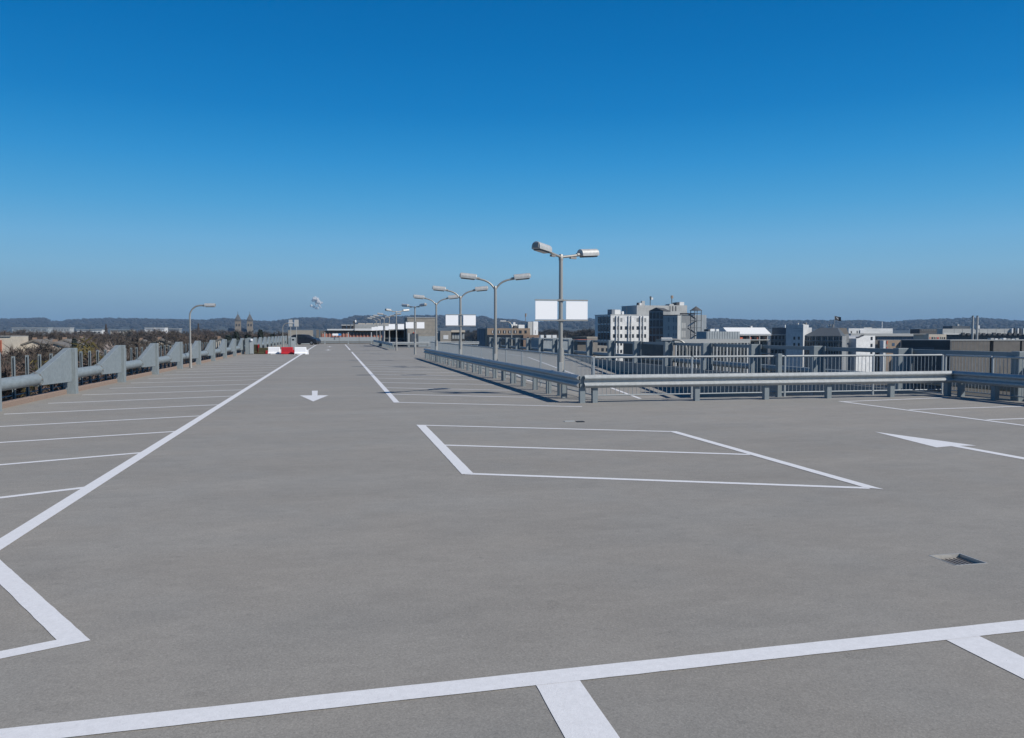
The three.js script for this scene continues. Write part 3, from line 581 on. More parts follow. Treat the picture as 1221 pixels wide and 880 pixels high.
for (let k = 0; k < 24; k++) tree('bare_tree', 'bare dark tree on the slope behind the town roofs', VAR[k % 4], M.twigDark, 540 + k * 7.6 + rr(-4, 4), rr(420, 700), rr(390, 396), rr(1.2, 1.7), 'bare trees behind the town roofs');
{ // woods on the hills, too far to count
  const tri = [], q = new THREE.IcosahedronGeometry(1, 1), pa = q.attributes.position; for (let i = 0; i < pa.count; i++) { const s = 0.75 + 0.5 * hash(Math.round(pa.getX(i) * 50), Math.round(pa.getY(i) * 50 + pa.getZ(i) * 31)); pa.setXYZ(i, pa.getX(i) * s, pa.getY(i) * s, pa.getZ(i) * s); } q.computeVertexNormals();
  const N = 9000, im = new THREE.InstancedMesh(q, mat(1, 1, 1, 1), N), m4 = new THREE.Matrix4(), col = new THREE.Color();
  for (let k = 0; k < N; k++) {
    const px = rr(-380, 1650), edge = rnd() < 0.4, D = edge ? rr(RD - 120, RD + 40) : rr(2250, RD), hy = hillY(px, D), near = px > 345 && px < 620 ? 1.35 : 1;
    const r = rr(5, 9.5) * near; m4.makeScale(r * rr(0.9, 1.4), r * rr(0.6, 1.0), r); m4.setPosition(xAt(px, D), hy + r * 0.25, -D); im.setMatrixAt(k, m4);
    const c = rr(0.7, 1.3); im.setColorAt(k, col.setRGB(0.024 * c, 0.023 * c, 0.021 * c));
  }
  im.name = 'hill_woods'; im.userData = { kind: 'stuff', label: 'distant bluish woods covering the hills along the horizon', category: 'woods' }; im.castShadow = im.receiveShadow = true; scene.add(im);
}
// ------------------------------------------------------------------ buildings
// frame at pixel column px, depth D, front turned by a (positive turns the front to the right); local x runs along the front, z = 0 is the front face
function building(name, label, px, D, a) {
  const o = thing(name, label, 'building', xAt(px, D), BASE, -D, a), tx0 = (px - 610.5) / FOC, ca = Math.cos(a), sa = Math.sin(a);
  const S = p => { const tx = (p - 610.5) / FOC; return D * (tx - tx0) / (ca - tx * sa); }, Y = (py, s = 0) => yAt(py, D + s * sa) - BASE;
  const B = { o, S, Y,
    blk(n, m, x0, x1, y0, y1, depth, z = 0) { const a0 = S(x0), a1 = S(x1), sm = (a0 + a1) / 2; return box(o, n, m, a0, a1, y1 === null ? 0 : Y(y1, sm), Y(y0, sm), z - depth, z); },
    met(n, m, x0, x1, y0, y1, depth, z = 0) { return box(o, n, m, x0, x1, y0, y1, z - depth, z); },
    wins(xs, ys, m = M.glass, z = 0.03, n = 'window') { for (const [x0, x1] of xs) for (const [y0, y1] of ys) B.blk(n, m, x0, x1, y0, y1, 0.1, z); return B; } };
  return B;
}
const R = Math.PI / 180, cols = (a, b, n, f = 0.6) => Array.from({ length: n }, (_, i) => { const w = (b - a) / n; return [a + i * w + w * (1 - f) / 2, a + (i + 1) * w - w * (1 - f) / 2]; });

{ // white office block with fins
  const b = building('office_block', 'white office block with fins and a shaded left side', 728, 285, 24 * R);
  b.blk('wall', M.white, 728, 776, 375.6, null, 11);
  
  for (const [x0, x1] of [[733.7, 734.9], [737.2, 738.5], [748.3, 749.3], [751.6, 752.5], [762.3, 763.4], [765.8, 767]]) b.blk('fin', M.white, x0, x1, 376.6, null, 0.5, 0.5);
  b.wins([[730.8, 733.5], [735.1, 736.9], [738.8, 741.8], [744.9, 748], [749.5, 751.4], [752.8, 755.8], [758.8, 761.9], [763.6, 765.5], [767.3, 770.2]], [[389, 393.2], [398.4, 402.8], [408, 412], [417, 421]]);
  b.wins([[730.8, 733.5], [735.1, 736.9], [738.8, 741.8], [758.8, 761.9], [763.6, 765.5], [767.3, 770.2]], [[379.2, 383.8]], M.midGrey);
  b.wins([[744.9, 748], [749.5, 751.4], [752.8, 755.8]], [[379.2, 383.8]], M.roofWhite, 0.05, 'shutter');
  b.met('roof_edge', M.lightGrey, -0.1, b.S(776), b.Y(375.6), b.Y(375.6) + 0.25, 11.2, 0.1);
  b.blk('plant_room', M.blueGrey, 734.6, 738.2, 368.6, 375, 3, -3); b.blk('plant_room', M.white, 738.3, 745.4, 369, 375, 3, -3.2); b.blk('vent', M.roofWhite, 747, 749, 371, 375, 1, -3); b.blk('aerial', M.dark, 752.2, 752.5, 365, 375, 0.1, -3);
  for (let k = 0; k < 4; k++) for (let j = 0; j < 4; j++) box(b.o, 'side_pane', M.glass, -0.08, -0.0, b.Y(385.6 + k * 9.7), b.Y(377.2 + k * 9.7), -2.4 - j * 2.15, -0.5 - j * 2.15);  // dark panes spread over most of the white side to deepen its shade
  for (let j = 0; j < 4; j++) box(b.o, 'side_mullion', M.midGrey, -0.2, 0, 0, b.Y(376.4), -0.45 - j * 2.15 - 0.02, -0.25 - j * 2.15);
}
{ // core tower with masts
  const b = building('tower_block', 'tall dark stair tower with masts behind the white office block', 759, 300, 20 * R);
  b.blk('wall', M.lightGrey, 759, 797, 364.2, null, 12); b.blk('upper_wall', M.lightGrey, 797.2, 818.8, 364, null, 10);
  b.blk('plant_room', M.white, 811.5, 817, 360, 364, 3, -1); b.blk('plant_room', M.dark, 808, 811, 360.5, 364, 3, -1); b.blk('plant_room', M.lightGrey, 800, 805, 362.3, 364, 3, -1.2);
  b.blk('vent', M.dark, 762, 763.8, 360.7, 364, 1, -1); b.blk('vent', M.white, 764, 768, 361, 364, 1.5, -2); b.blk('vent', M.lightGrey, 768.5, 772, 358.6, 364, 1, -2.2);
  const mast = (x, y0, y1) => { const s = b.S(x); mesh(b.o, 'mast', rod([s, b.Y(y1), -3], [s, b.Y(y0), -3], 0.14, 6), M.dark); };
  mast(779.7, 353.2, 364); mast(805.5, 351.2, 364);
  b.blk('dish', M.white, 780.4, 782.4, 354.5, 357, 0.6, -2.6); b.blk('antenna_panel', M.dark, 778.6, 780.2, 353, 355.5, 0.4, -2.4); b.blk('antenna_panel', M.tan, 804.5, 806.5, 352, 355.5, 0.6, -2.6);
  b.wins([[798, 799], [801, 802.4], [804.5, 806]], [[365, 371]], M.dark);
}
{ // dark glazed stair shaft with gable, in front of the tower
  const b = building('glazed_shaft', 'dark glazed stair shaft with a pointed gable roof', 773.5, 272, -34 * R);
  b.blk('glass_wall', M.midGrey, 773.5, 790.5, 371, null, 6);
  const s0 = b.S(773.5), s1 = b.S(790.5), y = b.Y(371), g = extrude([[s0 - 0.2, y + 0.02], [s1 + 0.2, y + 0.02], [(s0 + s1) / 2, b.Y(366.8)]], 6.2).translate(0, 0, -6.1); mesh(b.o, 'gable_roof', g, M.dark);
  for (let k = 0; k < 4; k++) for (let j = 0; j < 4; j++) { const w = (s1 - s0) / 4; box(b.o, 'pane', M.glass, s0 + k * w + 0.15, s0 + (k + 1) * w - 0.15, b.Y(380 + j * 9.3), b.Y(372.6 + j * 9.3), 0.0, 0.06); }
}
{ // wing with open spiral stair
  const b = building('stair_wing', 'shaded wing with lit windows behind an open stair', 790.5, 262, -30 * R);
  b.blk('wall', M.lightGrey, 790.5, 807.6, 376, null, 10); b.blk('roof_edge', M.dark, 790.3, 807.7, 375.4, 376.2, 10.2, 0.1);
  b.wins([[796, 798], [802, 803.8], [805.2, 806.8]], [[378.5, 384], [388.5, 393.5], [397.5, 401]], M.midGrey);
  const c = building('stair_wing', 'pale wall strip and bay behind the open stair with pyramid roof', 807.8, 262, 18 * R);
  c.blk('wall', M.panelGrey, 807.8, 812.4, 375.2, null, 8); c.blk('wall', M.midGrey, 812.5, 829, 375.6, null, 8, -0.4);
  c.wins([[813.2, 815.6], [816, 818]], [[385, 391.5], [394.5, 402.5]], M.lightGrey, -0.35);
  for (let k = 0; k < 12; k++) c.blk('crenel', M.dark, 811 + k * 1.5, 811.8 + k * 1.5, 373.2, 375.1, 0.4, 0);
  c.blk('wall_panel', M.panelGrey, 829.2, 843.9, 375.4, null, 7, -1);
  for (let k = 0; k < 4; k++) c.blk('joint', M.midGrey, 832 + k * 3, 832.2 + k * 3, 375.8, 395, 0.05, -0.97);
}
{ // open stair with pyramid roof
  const D = 250, x = xAt(829.4, D), o = thing('open_stair', 'open dark steel stair under a small pyramid roof', 'stair', x, BASE, -D, 20 * R);
  const y1 = yAt(370.4, D) - BASE, y2 = yAt(365, D) - BASE, w = 1.15;
  mesh(o, 'roof', new THREE.ConeGeometry(1.95, y2 - y1, 4).rotateY(Math.PI / 4).translate(0, (y1 + y2) / 2, 0), M.dark);
  for (const [a, c] of [[-1, -1], [1, -1], [1, 1], [-1, 1]]) box(o, 'column', M.dark, a * w - 0.08, a * w + 0.08, 0, y1, c * w - 0.08, c * w + 0.08);
  for (let k = 0; k < 5; k++) { const y = y1 - 1.8 - k * 2.2; const f = box(o, 'flight', k % 2 ? M.lightGrey : M.midGrey, -2.6, 0.6, y - 0.1, y + 0.1, -1, -0.2); f.rotation.z = k % 2 ? 0.55 : -0.55; box(o, 'landing', M.slate, -1.2, 1.2, y + 0.85, y + 0.97, -1.15, 1.15); }
}
{ // ribbed metal box
  const b = building('metal_hall', 'windowless hall clad in vertical grey metal ribs with white roof vents', 842.2, 215, 22 * R);
  b.blk('wall', M.panelGrey, 842.2, 881.8, 395.3, null, 4.6);
  for (let k = 0; k < 13; k++) b.blk('rib', M.panelGrey, 843 + k * 3, 843.35 + k * 3, 395.4, 404.3, 0.1, 0.09);
  b.blk('roof_vent', M.white, 854.8, 860, 392, 395, 2, -3); b.blk('roof_vent', M.white, 862, 865.2, 392.3, 395, 2, -3); b.blk('roof_vent', M.dark, 852.6, 854.4, 392.5, 395, 2, -3);
}
{ // ribbed concrete office in front
  const b = building('concrete_office', 'low pale concrete office with rows of windows between vertical fins', 804, 195, 12 * R);
  b.blk('wall', M.beige, 804, 894, 404.7, null, 12); b.blk('parapet', M.lightGrey, 803.8, 894.2, 404.3, 409, 0.3, 0.25);
  const xs = []; for (let k = 0; k < 11; k++) { const x = 806 + k * 8; xs.push([x, x + 2.7]); if (k % 3) xs.push([x + 4.1, x + 5.8]); }
  b.wins(xs, [[409.6, 412.2], [418.5, 424], [430, 436]], M.glass, 0.06);
  for (let k = 0; k < 22; k++) b.blk('fin', k % 3 ? M.lightGrey : M.white, 805 + k * 4.05, 805.9 + k * 4.05, 409.2, null, 0.5, 0.45);
  b.blk('floor_band', M.dark, 804, 894, 428.2, 429.2, 0.2, 0.18);
}
{ const b = building('low_block', 'plain low block added for the shadowed area below the white office block', 743, 150, -29 * R); b.blk('wall', M.brownGrey, 743, 797, 409.6, null, 4); b.met('roof_edge', M.midGrey, -0.1, b.S(797) + 0.1, b.Y(409.6), b.Y(409.6) + 0.12, 4.1, 0.08);  // block added in place of the shadowed lower storeys behind it
  for (let k = 0; k < 5; k++) b.blk('joint', M.slate, 751 + k * 9.5, 751.3 + k * 9.5, 410, 426, 0.03, 0.025);
  const c = building('low_block', 'small beige block with two windows left of the added plain block', 709, 190, 10 * R); c.blk('wall', M.beige, 709, 727, 412.5, null, 8); c.wins([[711, 714], [717, 720], [722.5, 725]], [[415, 419], [424, 428]]); }
{ // white roofed house row with orange balconies
  const b = building('balcony_house', 'flats with a bright white sloping roof and orange balcony panels', 882, 250, 14 * R);
  b.blk('wall', M.beige, 882, 918.4, 399, null, 10, -1.4);
  const s0 = b.S(868), s1 = b.S(918.2), y0 = b.Y(398.6), y1 = b.Y(390.4);
  { const rf = mesh(b.o, 'roof', extrudeX([[0.4, y0], [0.4, y0 + 0.15], [-3.2, y1], [-9, y1], [-11, y0]], s1 - s0), M.roofWhite); rf.position.x = s0; }
  b.blk('eave', M.roofWhite, 881.5, 919, 398.9, 399.9, 2, 0.3);
  for (const y of [[404.8, 405.8], [413, 414], [421, 422]]) b.blk('balcony_slab', M.lightGrey, 882, 919, y[0], y[1], 2, 0.2);
  for (const x of [893.5, 905, 914.3]) b.blk('column', M.lightGrey, x, x + 0.9, 399.9, null, 0.25, 0.1);
  b.wins([[882.6, 885.8], [893, 896], [903, 906], [913.2, 915.8]], [[402, 404.7]], M.orange, -0.2, 'balcony_panel');
  b.wins([[886.5, 892], [897, 902], [907, 912], [916.3, 918]], [[401, 404.6], [408, 412.4], [416, 420]], M.glass, -1.35);
  b.blk('roof_window', M.glassBlue, 885, 887, 395.2, 396.6, 0.2, -1.2); b.blk('roof_window', M.glassBlue, 896.5, 898.5, 396.8, 398.2, 0.2, -0.3); b.blk('chimney', M.white, 902, 904, 388.6, 391.5, 1, -3.5); b.blk('chimney', M.dark, 900.8, 901.8, 389.2, 391.5, 1, -3.5);
}
{ // shaded balcony flats
  const b = building('shaded_flats', 'shaded flats with slate roof between the white roof and the blue stair tower', 918.6, 254, -30 * R);
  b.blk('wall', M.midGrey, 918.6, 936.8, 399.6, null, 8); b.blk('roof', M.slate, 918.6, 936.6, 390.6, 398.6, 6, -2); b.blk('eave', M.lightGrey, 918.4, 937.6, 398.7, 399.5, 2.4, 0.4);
  for (const y of [405, 414]) b.blk('balcony_slab', M.midGrey, 918.6, 936.6, y, y + 0.9, 1, 0.5); b.wins(cols(919, 936, 4), [[400.5, 404.6], [408, 413], [417, 421]], M.glass, 0.05); b.blk('chimney', M.white, 931.5, 933.2, 387.3, 390.6, 1, -3);
  const c = building('blue_stair_tower', 'blue grey stair tower with four small square windows', 936.8, 246, -31 * R);
  c.blk('wall', M.offWhite, 936.8, 957.4, 387, null, 8); c.wins([[945.8, 948], [951.3, 953.4]], [[401.4, 405], [409, 412.8]], M.black, 0.04); c.blk('vent', M.lightGrey, 947.6, 949.6, 385, 387, 1, -2);
  for (const y of [391.5, 394.5]) c.blk('panel_joint', M.slate, 945, 956.5, y, y + 0.25, 0.04, 0.03);
  const d = building('white_gable_house', 'white gable wall and chimneys behind the blue stair tower', 958, 262, 12 * R);
  d.blk('wall', M.white, 958.2, 967.5, 390.6, null, 6); d.blk('chimney', M.white, 958.6, 961, 386.4, 390.5, 1.2, -1); d.blk('chimney', M.dark, 961.1, 962.3, 387.5, 390.5, 1.2, -1); d.blk('chimney', M.beige, 962.4, 964, 384.8, 390.5, 1.2, -1);
}
{ // slate roofed flats
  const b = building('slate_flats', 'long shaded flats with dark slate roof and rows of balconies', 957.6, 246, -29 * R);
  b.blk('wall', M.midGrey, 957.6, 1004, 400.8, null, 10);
  const s0 = b.S(958), s1 = b.S(1003), y0 = b.Y(400.6, 6), y1 = b.Y(390.8, 4);
  const g = new THREE.BufferGeometry(), P = [[s0, y0, 0.5], [s1, y0, 0.5], [s1 - 1.6, y1, -4], [s0 + 4, y1, -4], [s0, y0, -10], [s1, y0, -10], [s1 - 1.6, y1, -7], [s0 + 4, y1, -7]];
  g.setAttribute('position', new THREE.Float32BufferAttribute(P.flat(), 3)); g.setIndex([0, 1, 2, 0, 2, 3, 1, 5, 6, 1, 6, 2, 5, 4, 7, 5, 7, 6, 4, 0, 3, 4, 3, 7, 3, 2, 6, 3, 6, 7]);
  const gn = g.toNonIndexed(); gn.computeVertexNormals(); gn.setAttribute('uv', new THREE.Float32BufferAttribute(new Float32Array(gn.attributes.position.count * 2), 2)); mesh(b.o, 'roof', gn, M.slate);
  for (const y of [406.2, 414.6]) b.blk('balcony_slab', M.midGrey, 957.6, 1003.8, y, y + 0.7, 1.2, 0.9);
  for (let k = 0; k < 7; k++) b.blk('column', M.midGrey, 958.5 + k * 7, 959 + k * 7, 400.9, null, 0.2, 0.85);
  b.wins(cols(959, 1003, 14, 0.62), [[402, 405.6], [408.5, 413.8], [417, 422]], M.glass, 0.05);
  for (let k = 0; k < 6; k++) b.blk('curtain', M.beige, 967 + k * 6.3, 968 + k * 6.3, 402.4 + (k % 2) * 7, 405.2 + (k % 2) * 7.6, 0.05, 0.10);
  b.blk('chimney', M.white, 982, 984.4, 387.4, 391, 1, -5); b.blk('chimney', M.lightGrey, 985.4, 987, 387, 391, 1, -5); b.blk('chimney', M.beige, 989, 990, 386.5, 391, 0.8, -5);
  const r = building('tiled_house', 'brown tiled roof house with a white verge beside the slate flats', 999, 262, 16 * R);
  r.blk('wall', M.midGrey, 1000, 1012, 398.6, null, 8); const a0 = r.S(999.3), a1 = r.S(1012), q0 = r.Y(398.6), q1 = r.Y(391);
  mesh(r.o, 'roof', extrude([[a0 + 0.9, q0], [a1, q0], [a1 - 0.8, q1], [a0 - 0.2, q1]], 6).translate(0, 0, -6.2), M.brownGrey); mesh(r.o, 'verge', extrude([[a0 + 0.55, q0], [a0 + 0.88, q0], [a0 - 0.22, q1], [a0 - 0.55, q1]], 0.5).translate(0, 0, -0.3), M.white);
  // flag
  const D = 255, o = thing('flag', 'dark flag with white marks flying on a mast above the slate roof', 'flag', xAt(994.6, D), BASE, -D, 0);
  mesh(o, 'mast', rod([0, yAt(392, D) - BASE, 0], [0, yAt(376.5, D) - BASE, 0], 0.07, 6), M.lightGrey);
  const fg = new THREE.PlaneGeometry(1.9, 1.25, 12, 5), fp = fg.attributes.position; for (let i = 0; i < fp.count; i++) { const x = fp.getX(i) + 0.95; fp.setZ(i, Math.sin(x * 3.6) * 0.14 * x); fp.setY(i, fp.getY(i) - x * 0.18); } fg.translate(0.98, yAt(379.2, D) - BASE, 0); fg.computeVertexNormals(); mesh(o, 'cloth', fg, M.clad);
  for (const [x, y] of [[0.62, 0.16], [1.12, -0.26], [0.82, -0.1]]) { const m = box(o, 'emblem', M.board, x - 0.12, x + 0.12, yAt(379.2, D) - BASE + y - 0.14, yAt(379.2, D) - BASE + y + 0.06, Math.sin(x * 3.6) * 0.14 * x - 0.03, Math.sin(x * 3.6) * 0.14 * x + 0.03); m.rotation.z = -0.2; }
}
{ // white long building
  const b = building('white_hall', 'long white hall with a flat roof and a white mast', 1011.5, 380, 14 * R);
  b.blk('wall', M.white, 1011.5, 1064, 391.6, null, 14); b.blk('plant_room', M.roofWhite, 1024.6, 1030, 393.4, 397.4, 2, 0.4); b.blk('roof_box', M.lightGrey, 1033, 1042.8, 390.4, 391.6, 4, -2);
  mesh(b.o, 'mast', rod([b.S(1054.5), b.Y(392), -2], [b.S(1054.5), b.Y(383.4), -2], 0.2, 8), M.white); b.wins([[1014, 1015.4], [1021, 1022.4], [1024, 1025.2]], [[394.6, 397.4]], M.dark);
  const f = building('flat_roof_block', 'flat roofed block with a grey roof edge over a glass strip', 1012.5, 330, 10 * R);
  f.blk('roof_edge', M.lightGrey, 1012.5, 1101.5, 397.6, 400.9, 12, 1); f.blk('wall', M.midGrey, 1046, 1101, 401, null, 10); f.wins(cols(1047.5, 1100, 11, 0.9), [[401.4, 404.8]], M.glassBlue, 0.08);
  const w = building('white_gable_wall', 'bright white windowed gable wall with a dark curved roof edge', 1020.8, 262, 22 * R);
  w.blk('wall', M.roofWhite, 1020.8, 1043.2, 403.5, null, 7); const a0 = w.S(1020.8), a1 = w.S(1043.2), y = w.Y(403.5);
  mesh(w.o, 'upper_wall', extrude([[a0, y + 0.003], [a1, y + 0.003], [a1, w.Y(400.3)], [w.S(1029), w.Y(400.3)], [w.S(1025), w.Y(402.8)]], 7).translate(0, 0, -7), M.roofWhite);
  mesh(w.o, 'curved_roof', new THREE.TubeGeometry(new THREE.CatmullRomCurve3([[w.S(1020.2), w.Y(402.2), 0.1], [w.S(1024), w.Y(401.6), 0.1], [w.S(1027), w.Y(399.9), 0.1], [w.S(1029.5), w.Y(399.5), 0.1]].map(p => new THREE.Vector3(...p))), 12, 0.22, 6), M.dark);
  w.wins([[1037.8, 1040.2]], [[401.6, 405.6], [409.8, 413.8], [418.2, 422]], M.glass, 0.05);
  const k = building('tan_flats', 'tan rendered flats with small blue windows and red white trim', 1053, 285, 12 * R);
  k.blk('wall', M.tan, 1057.2, 1074, 405.8, null, 8); k.blk('wall', M.brownGrey, 1043.6, 1053, 405.5, null, 6, -3); k.blk('pier', M.white, 1053.1, 1055.6, 406, null, 2, 0.1); k.blk('pier', M.midGrey, 1055.7, 1057.1, 406, null, 2);
  k.blk('trim', M.orange, 1056.9, 1058, 406.5, 410, 0.1, 0.15); k.blk('trim', M.orange, 1056.9, 1058, 414, 416, 0.1, 0.15); k.wins([[1063.4, 1066.6], [1071.6, 1073.8]], [[409, 412.6], [416.2, 418], [423, 427]], M.glassBlue, 0.05);
}
{ // dark and grey-brown long wall
  const b = building('dark_hall', 'long black fronted hall with a low glass strip', 1074.3, 190, -31 * R);
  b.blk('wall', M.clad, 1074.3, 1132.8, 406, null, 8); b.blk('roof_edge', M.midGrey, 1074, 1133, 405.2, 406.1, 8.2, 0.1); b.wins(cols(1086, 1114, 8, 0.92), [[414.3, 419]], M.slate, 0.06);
  const c = building('panel_hall', 'grey brown panelled hall with dark recesses between its wall panels', 1133, 196, 6 * R);
  for (const [x0, x1] of [[1133, 1180], [1184.5, 1216], [1218.5, 1262]]) c.blk('wall', M.brownGrey, x0, x1, 406.2, null, 8); c.blk('back_wall', M.brownGrey, 1180.1, 1260, 406.6, null, 4, -1.6);
  c.blk('roof_edge', M.lightGrey, 1133, 1262, 405.1, 406.1, 8.2, 0.12); for (let k = 0; k < 7; k++) c.blk('roof_unit', k % 2 ? M.white : M.lightGrey, 1188 + k * 5, 1191.5 + k * 5, 403.2 + (k % 3) * 0.5, 405, 1.2, -2);
  for (let k = 0; k < 9; k++) c.blk('joint', M.midGrey, 1137.5 + k * 5, 1137.7 + k * 5, 406.4, 420, 0.03, 0.02);
}
{ // industrial row
  const b = building('cream_pavilion', 'cream rooftop pavilion with a red panel and black louvres above', 1107, 280, 10 * R);
  b.blk('wall', M.cream, 1107, 1128, 398.6, null, 8); b.wins([[1108, 1109.2]], [[402, 404]], M.orange, 0.05, 'panel'); b.wins([[1117, 1119]], [[402, 404.2]], M.red, 0.05, 'panel'); b.wins([[1110.4, 1112.4], [1113.4, 1114.4], [1115.4, 1116.2], [1120.4, 1121.4], [1122.6, 1123.8], [1125, 1126.6]], [[402, 404.2]], M.glass, 0.05);
  b.blk('louvre_box', M.dark, 1103, 1123.6, 392.4, 398, 5, -3); for (let k = 0; k < 6; k++) b.blk('louvre', M.midGrey, 1105 + k * 3, 1107 + k * 3, 393.2, 394, 0.1, -2.9);
  const c = building('grey_factory', 'long pale grey factory with panel joints and a dark lower storey', 1123.5, 330, 8 * R);
  c.blk('wall', M.lightGrey, 1123.5, 1205, 392, 398.4, 14); c.blk('wall_end', M.panelGrey, 1205.2, 1290, 392.3, 398.4, 14); c.blk('lower_storey', M.slate, 1126, 1290, 398.5, null, 12, -1); for (let k = 0; k < 11; k++) c.blk('joint', M.midGrey, 1137 + k * 10, 1137.4 + k * 10, 392.2, 398, 0.05, 0.03);
  for (let k = 0; k < 9; k++) c.blk('duct', k % 2 ? M.slate : M.white, 1204 + k * 3.4, 1205.6 + k * 3.4, 391.5, 398, 0.8, 0.9); c.blk('eave', M.white, 1124, 1290, 398.0, 398.9, 1, 0.5);
  for (let k = 0; k < 12; k++) c.blk('roof_pipe', M.dark, 1144 + k * 6.1, 1147 + k * 6.1, 396.6 + (k % 3) * 0.5, 399.8, 1, 1.6);
  c.blk('roof_shed', M.slate, 1141, 1162, 388.6, 391.9, 6, -3); c.blk('roof_unit', M.lightGrey, 1149, 1151, 386.4, 388.5, 1, -4);
  for (const [x, y0, y1, lab] of [[1159, 377.3, 392, 'left'], [1164.4, 377.3, 392, 'right']]) { const D = 325, o = thing('chimney_stack', 'pale round factory chimney, one of a pair above the grey factory', 'chimney', xAt(x, D), BASE, -D, 0, 'pair of factory chimneys'); mesh(o, 'flue', rod([0, 0, 0], [0, yAt(y0, D) - BASE, 0], 0.42, 12), M.lightGrey); mesh(o, 'cap', rod([0, yAt(y0, D) - BASE + 0.01, 0], [0, yAt(y0, D) - BASE + 0.3, 0], 0.36, 12), M.dark); }
  c.blk('stack_base', M.white, 1162.8, 1167, 388, 391.9, 2.4, 0.3);
}
// ---- middle of the town
{
  const b = building('brick_school', 'tan brick building with a row of white framed windows and a dark ground floor', 581, 240, 8 * R);
  b.blk('wall', M.tan, 581, 632, 391.4, null, 10); b.blk('ground_floor', M.glass, 581, 623, 399.2, null, 1, 0.6);
  b.wins([[586.5, 589.5], [593.5, 597], [600, 603.4], [606.2, 609.6], [612.4, 616], [618.8, 622], [625.4, 628]], [[394, 397.6]], M.glass, 0.04); b.wins([[586.9, 587.8], [595, 595.8], [601.4, 602.2], [607.6, 608.4], [614, 614.8]], [[394.2, 397.4]], M.white, 0.07, 'blind');
  b.blk('annex', M.brick, 623.4, 643, 399.4, null, 6, 1); b.wins([[628, 630], [634, 636]], [[402, 404.4]], M.glass, 1.04);
  const c = building('white_lift_tower', 'bright white lift tower beside the tan brick building', 629.6, 262, 26 * R);
  c.blk('wall', M.lightGrey, 629.6, 635.4, 383.6, null, 5); c.blk('wall', M.roofWhite, 635.5, 641.2, 383.4, null, 6, 0.2); c.wins([[637.6, 638.6]], [[393.4, 398]], M.lightGrey, 0.24); c.blk('roof_house', M.white, 620, 629.4, 387.2, 391.6, 4, -1);
  mesh(c.o, 'mast', rod([c.S(630), c.Y(384), -2], [c.S(630), c.Y(373.6), -2], 0.1, 6), M.midGrey); c.blk('mast_panel', M.tan, 629.6, 630.6, 373.6, 377.4, 0.5, -1.7);
  for (const [x0, x1, y0] of [[612, 614, 386.6], [614.4, 617, 384.2], [617.3, 619.2, 386.4]]) c.blk('roof_unit', M.white, x0, x1, y0, 391.4, 1.5, -1.5); c.blk('roof_unit', M.dark, 613.2, 616.4, 388.2, 391.4, 1, 0);
  const d = building('dark_blue_block', 'dark blue windowless block left of the tan brick building', 569, 247, -30 * R); d.blk('wall', M.blueGrey, 569, 581, 391.6, null, 7); for (let k = 0; k < 3; k++) d.blk('panel_joint', M.slate, 571.5 + k * 3, 571.8 + k * 3, 392, 405, 0.04, 0.03);
  const e = building('garage_house', 'small beige garage building with a white door behind the long guard rail', 525, 165, 10 * R);
  e.blk('wall', M.beige, 525, 538, 394.4, null, 6); e.blk('garage_door', M.white, 528.6, 534.6, 399.6, 404.5, 0.1, 0.05); e.blk('side_wall', M.lightGrey, 520, 524.8, 396, null, 5, -1);
  const f = building('glass_pavilion', 'low glass pavilion under a white roof edge beside the garage', 538.2, 170, 8 * R); f.blk('roof_edge', M.cream, 538, 554.4, 393.6, 396.2, 6, 0.5); f.blk('wall', M.dark, 538.4, 554, 396.3, null, 5); f.wins(cols(539, 554, 5, 0.8), [[398, 404]], M.panelGrey, 0.05);
  const g = building('panel_roof_hall', 'low grey panelled roof storey with white skylights', 644, 150, 10 * R); g.blk('wall', M.panelGrey, 644, 682, 403, null, 9); for (let k = 0; k < 9; k++) g.blk('joint', M.midGrey, 648 + k * 4, 648.3 + k * 4, 403.3, 407.4, 0.03, 0.02);
  for (const [x0, x1] of [[646.6, 650.4], [653.6, 659.6], [661, 666]]) g.blk('skylight', M.white, x0, x1, 399.4, 402.9, 1, -1.5); for (const x of [651, 660, 667, 672, 676]) g.blk('roof_unit', M.dark, x, x + 2, 400.2, 402.9, 1, -2); g.blk('roof_unit', M.beige, 668, 681, 401.4, 402.9, 1.2, -4);
  const h = building('red_roof_house', 'low brown house with a strip of red roof before the white office block', 688.6, 135, 10 * R); h.blk('wall', M.brownGrey, 688.6, 705, 407.4, null, 6); h.blk('roof', M.roofRed, 688.2, 705.4, 404.8, 407.3, 5, 0.4);
  const i = building('flat_dark_house', 'flat roofed dark house behind the panelled roof storey', 682, 175, -28 * R); i.blk('wall', M.brownGrey, 682, 700, 402.4, null, 6); i.blk('roof_edge', M.beige, 681.6, 700, 401.6, 402.4, 6, 0.2);
}
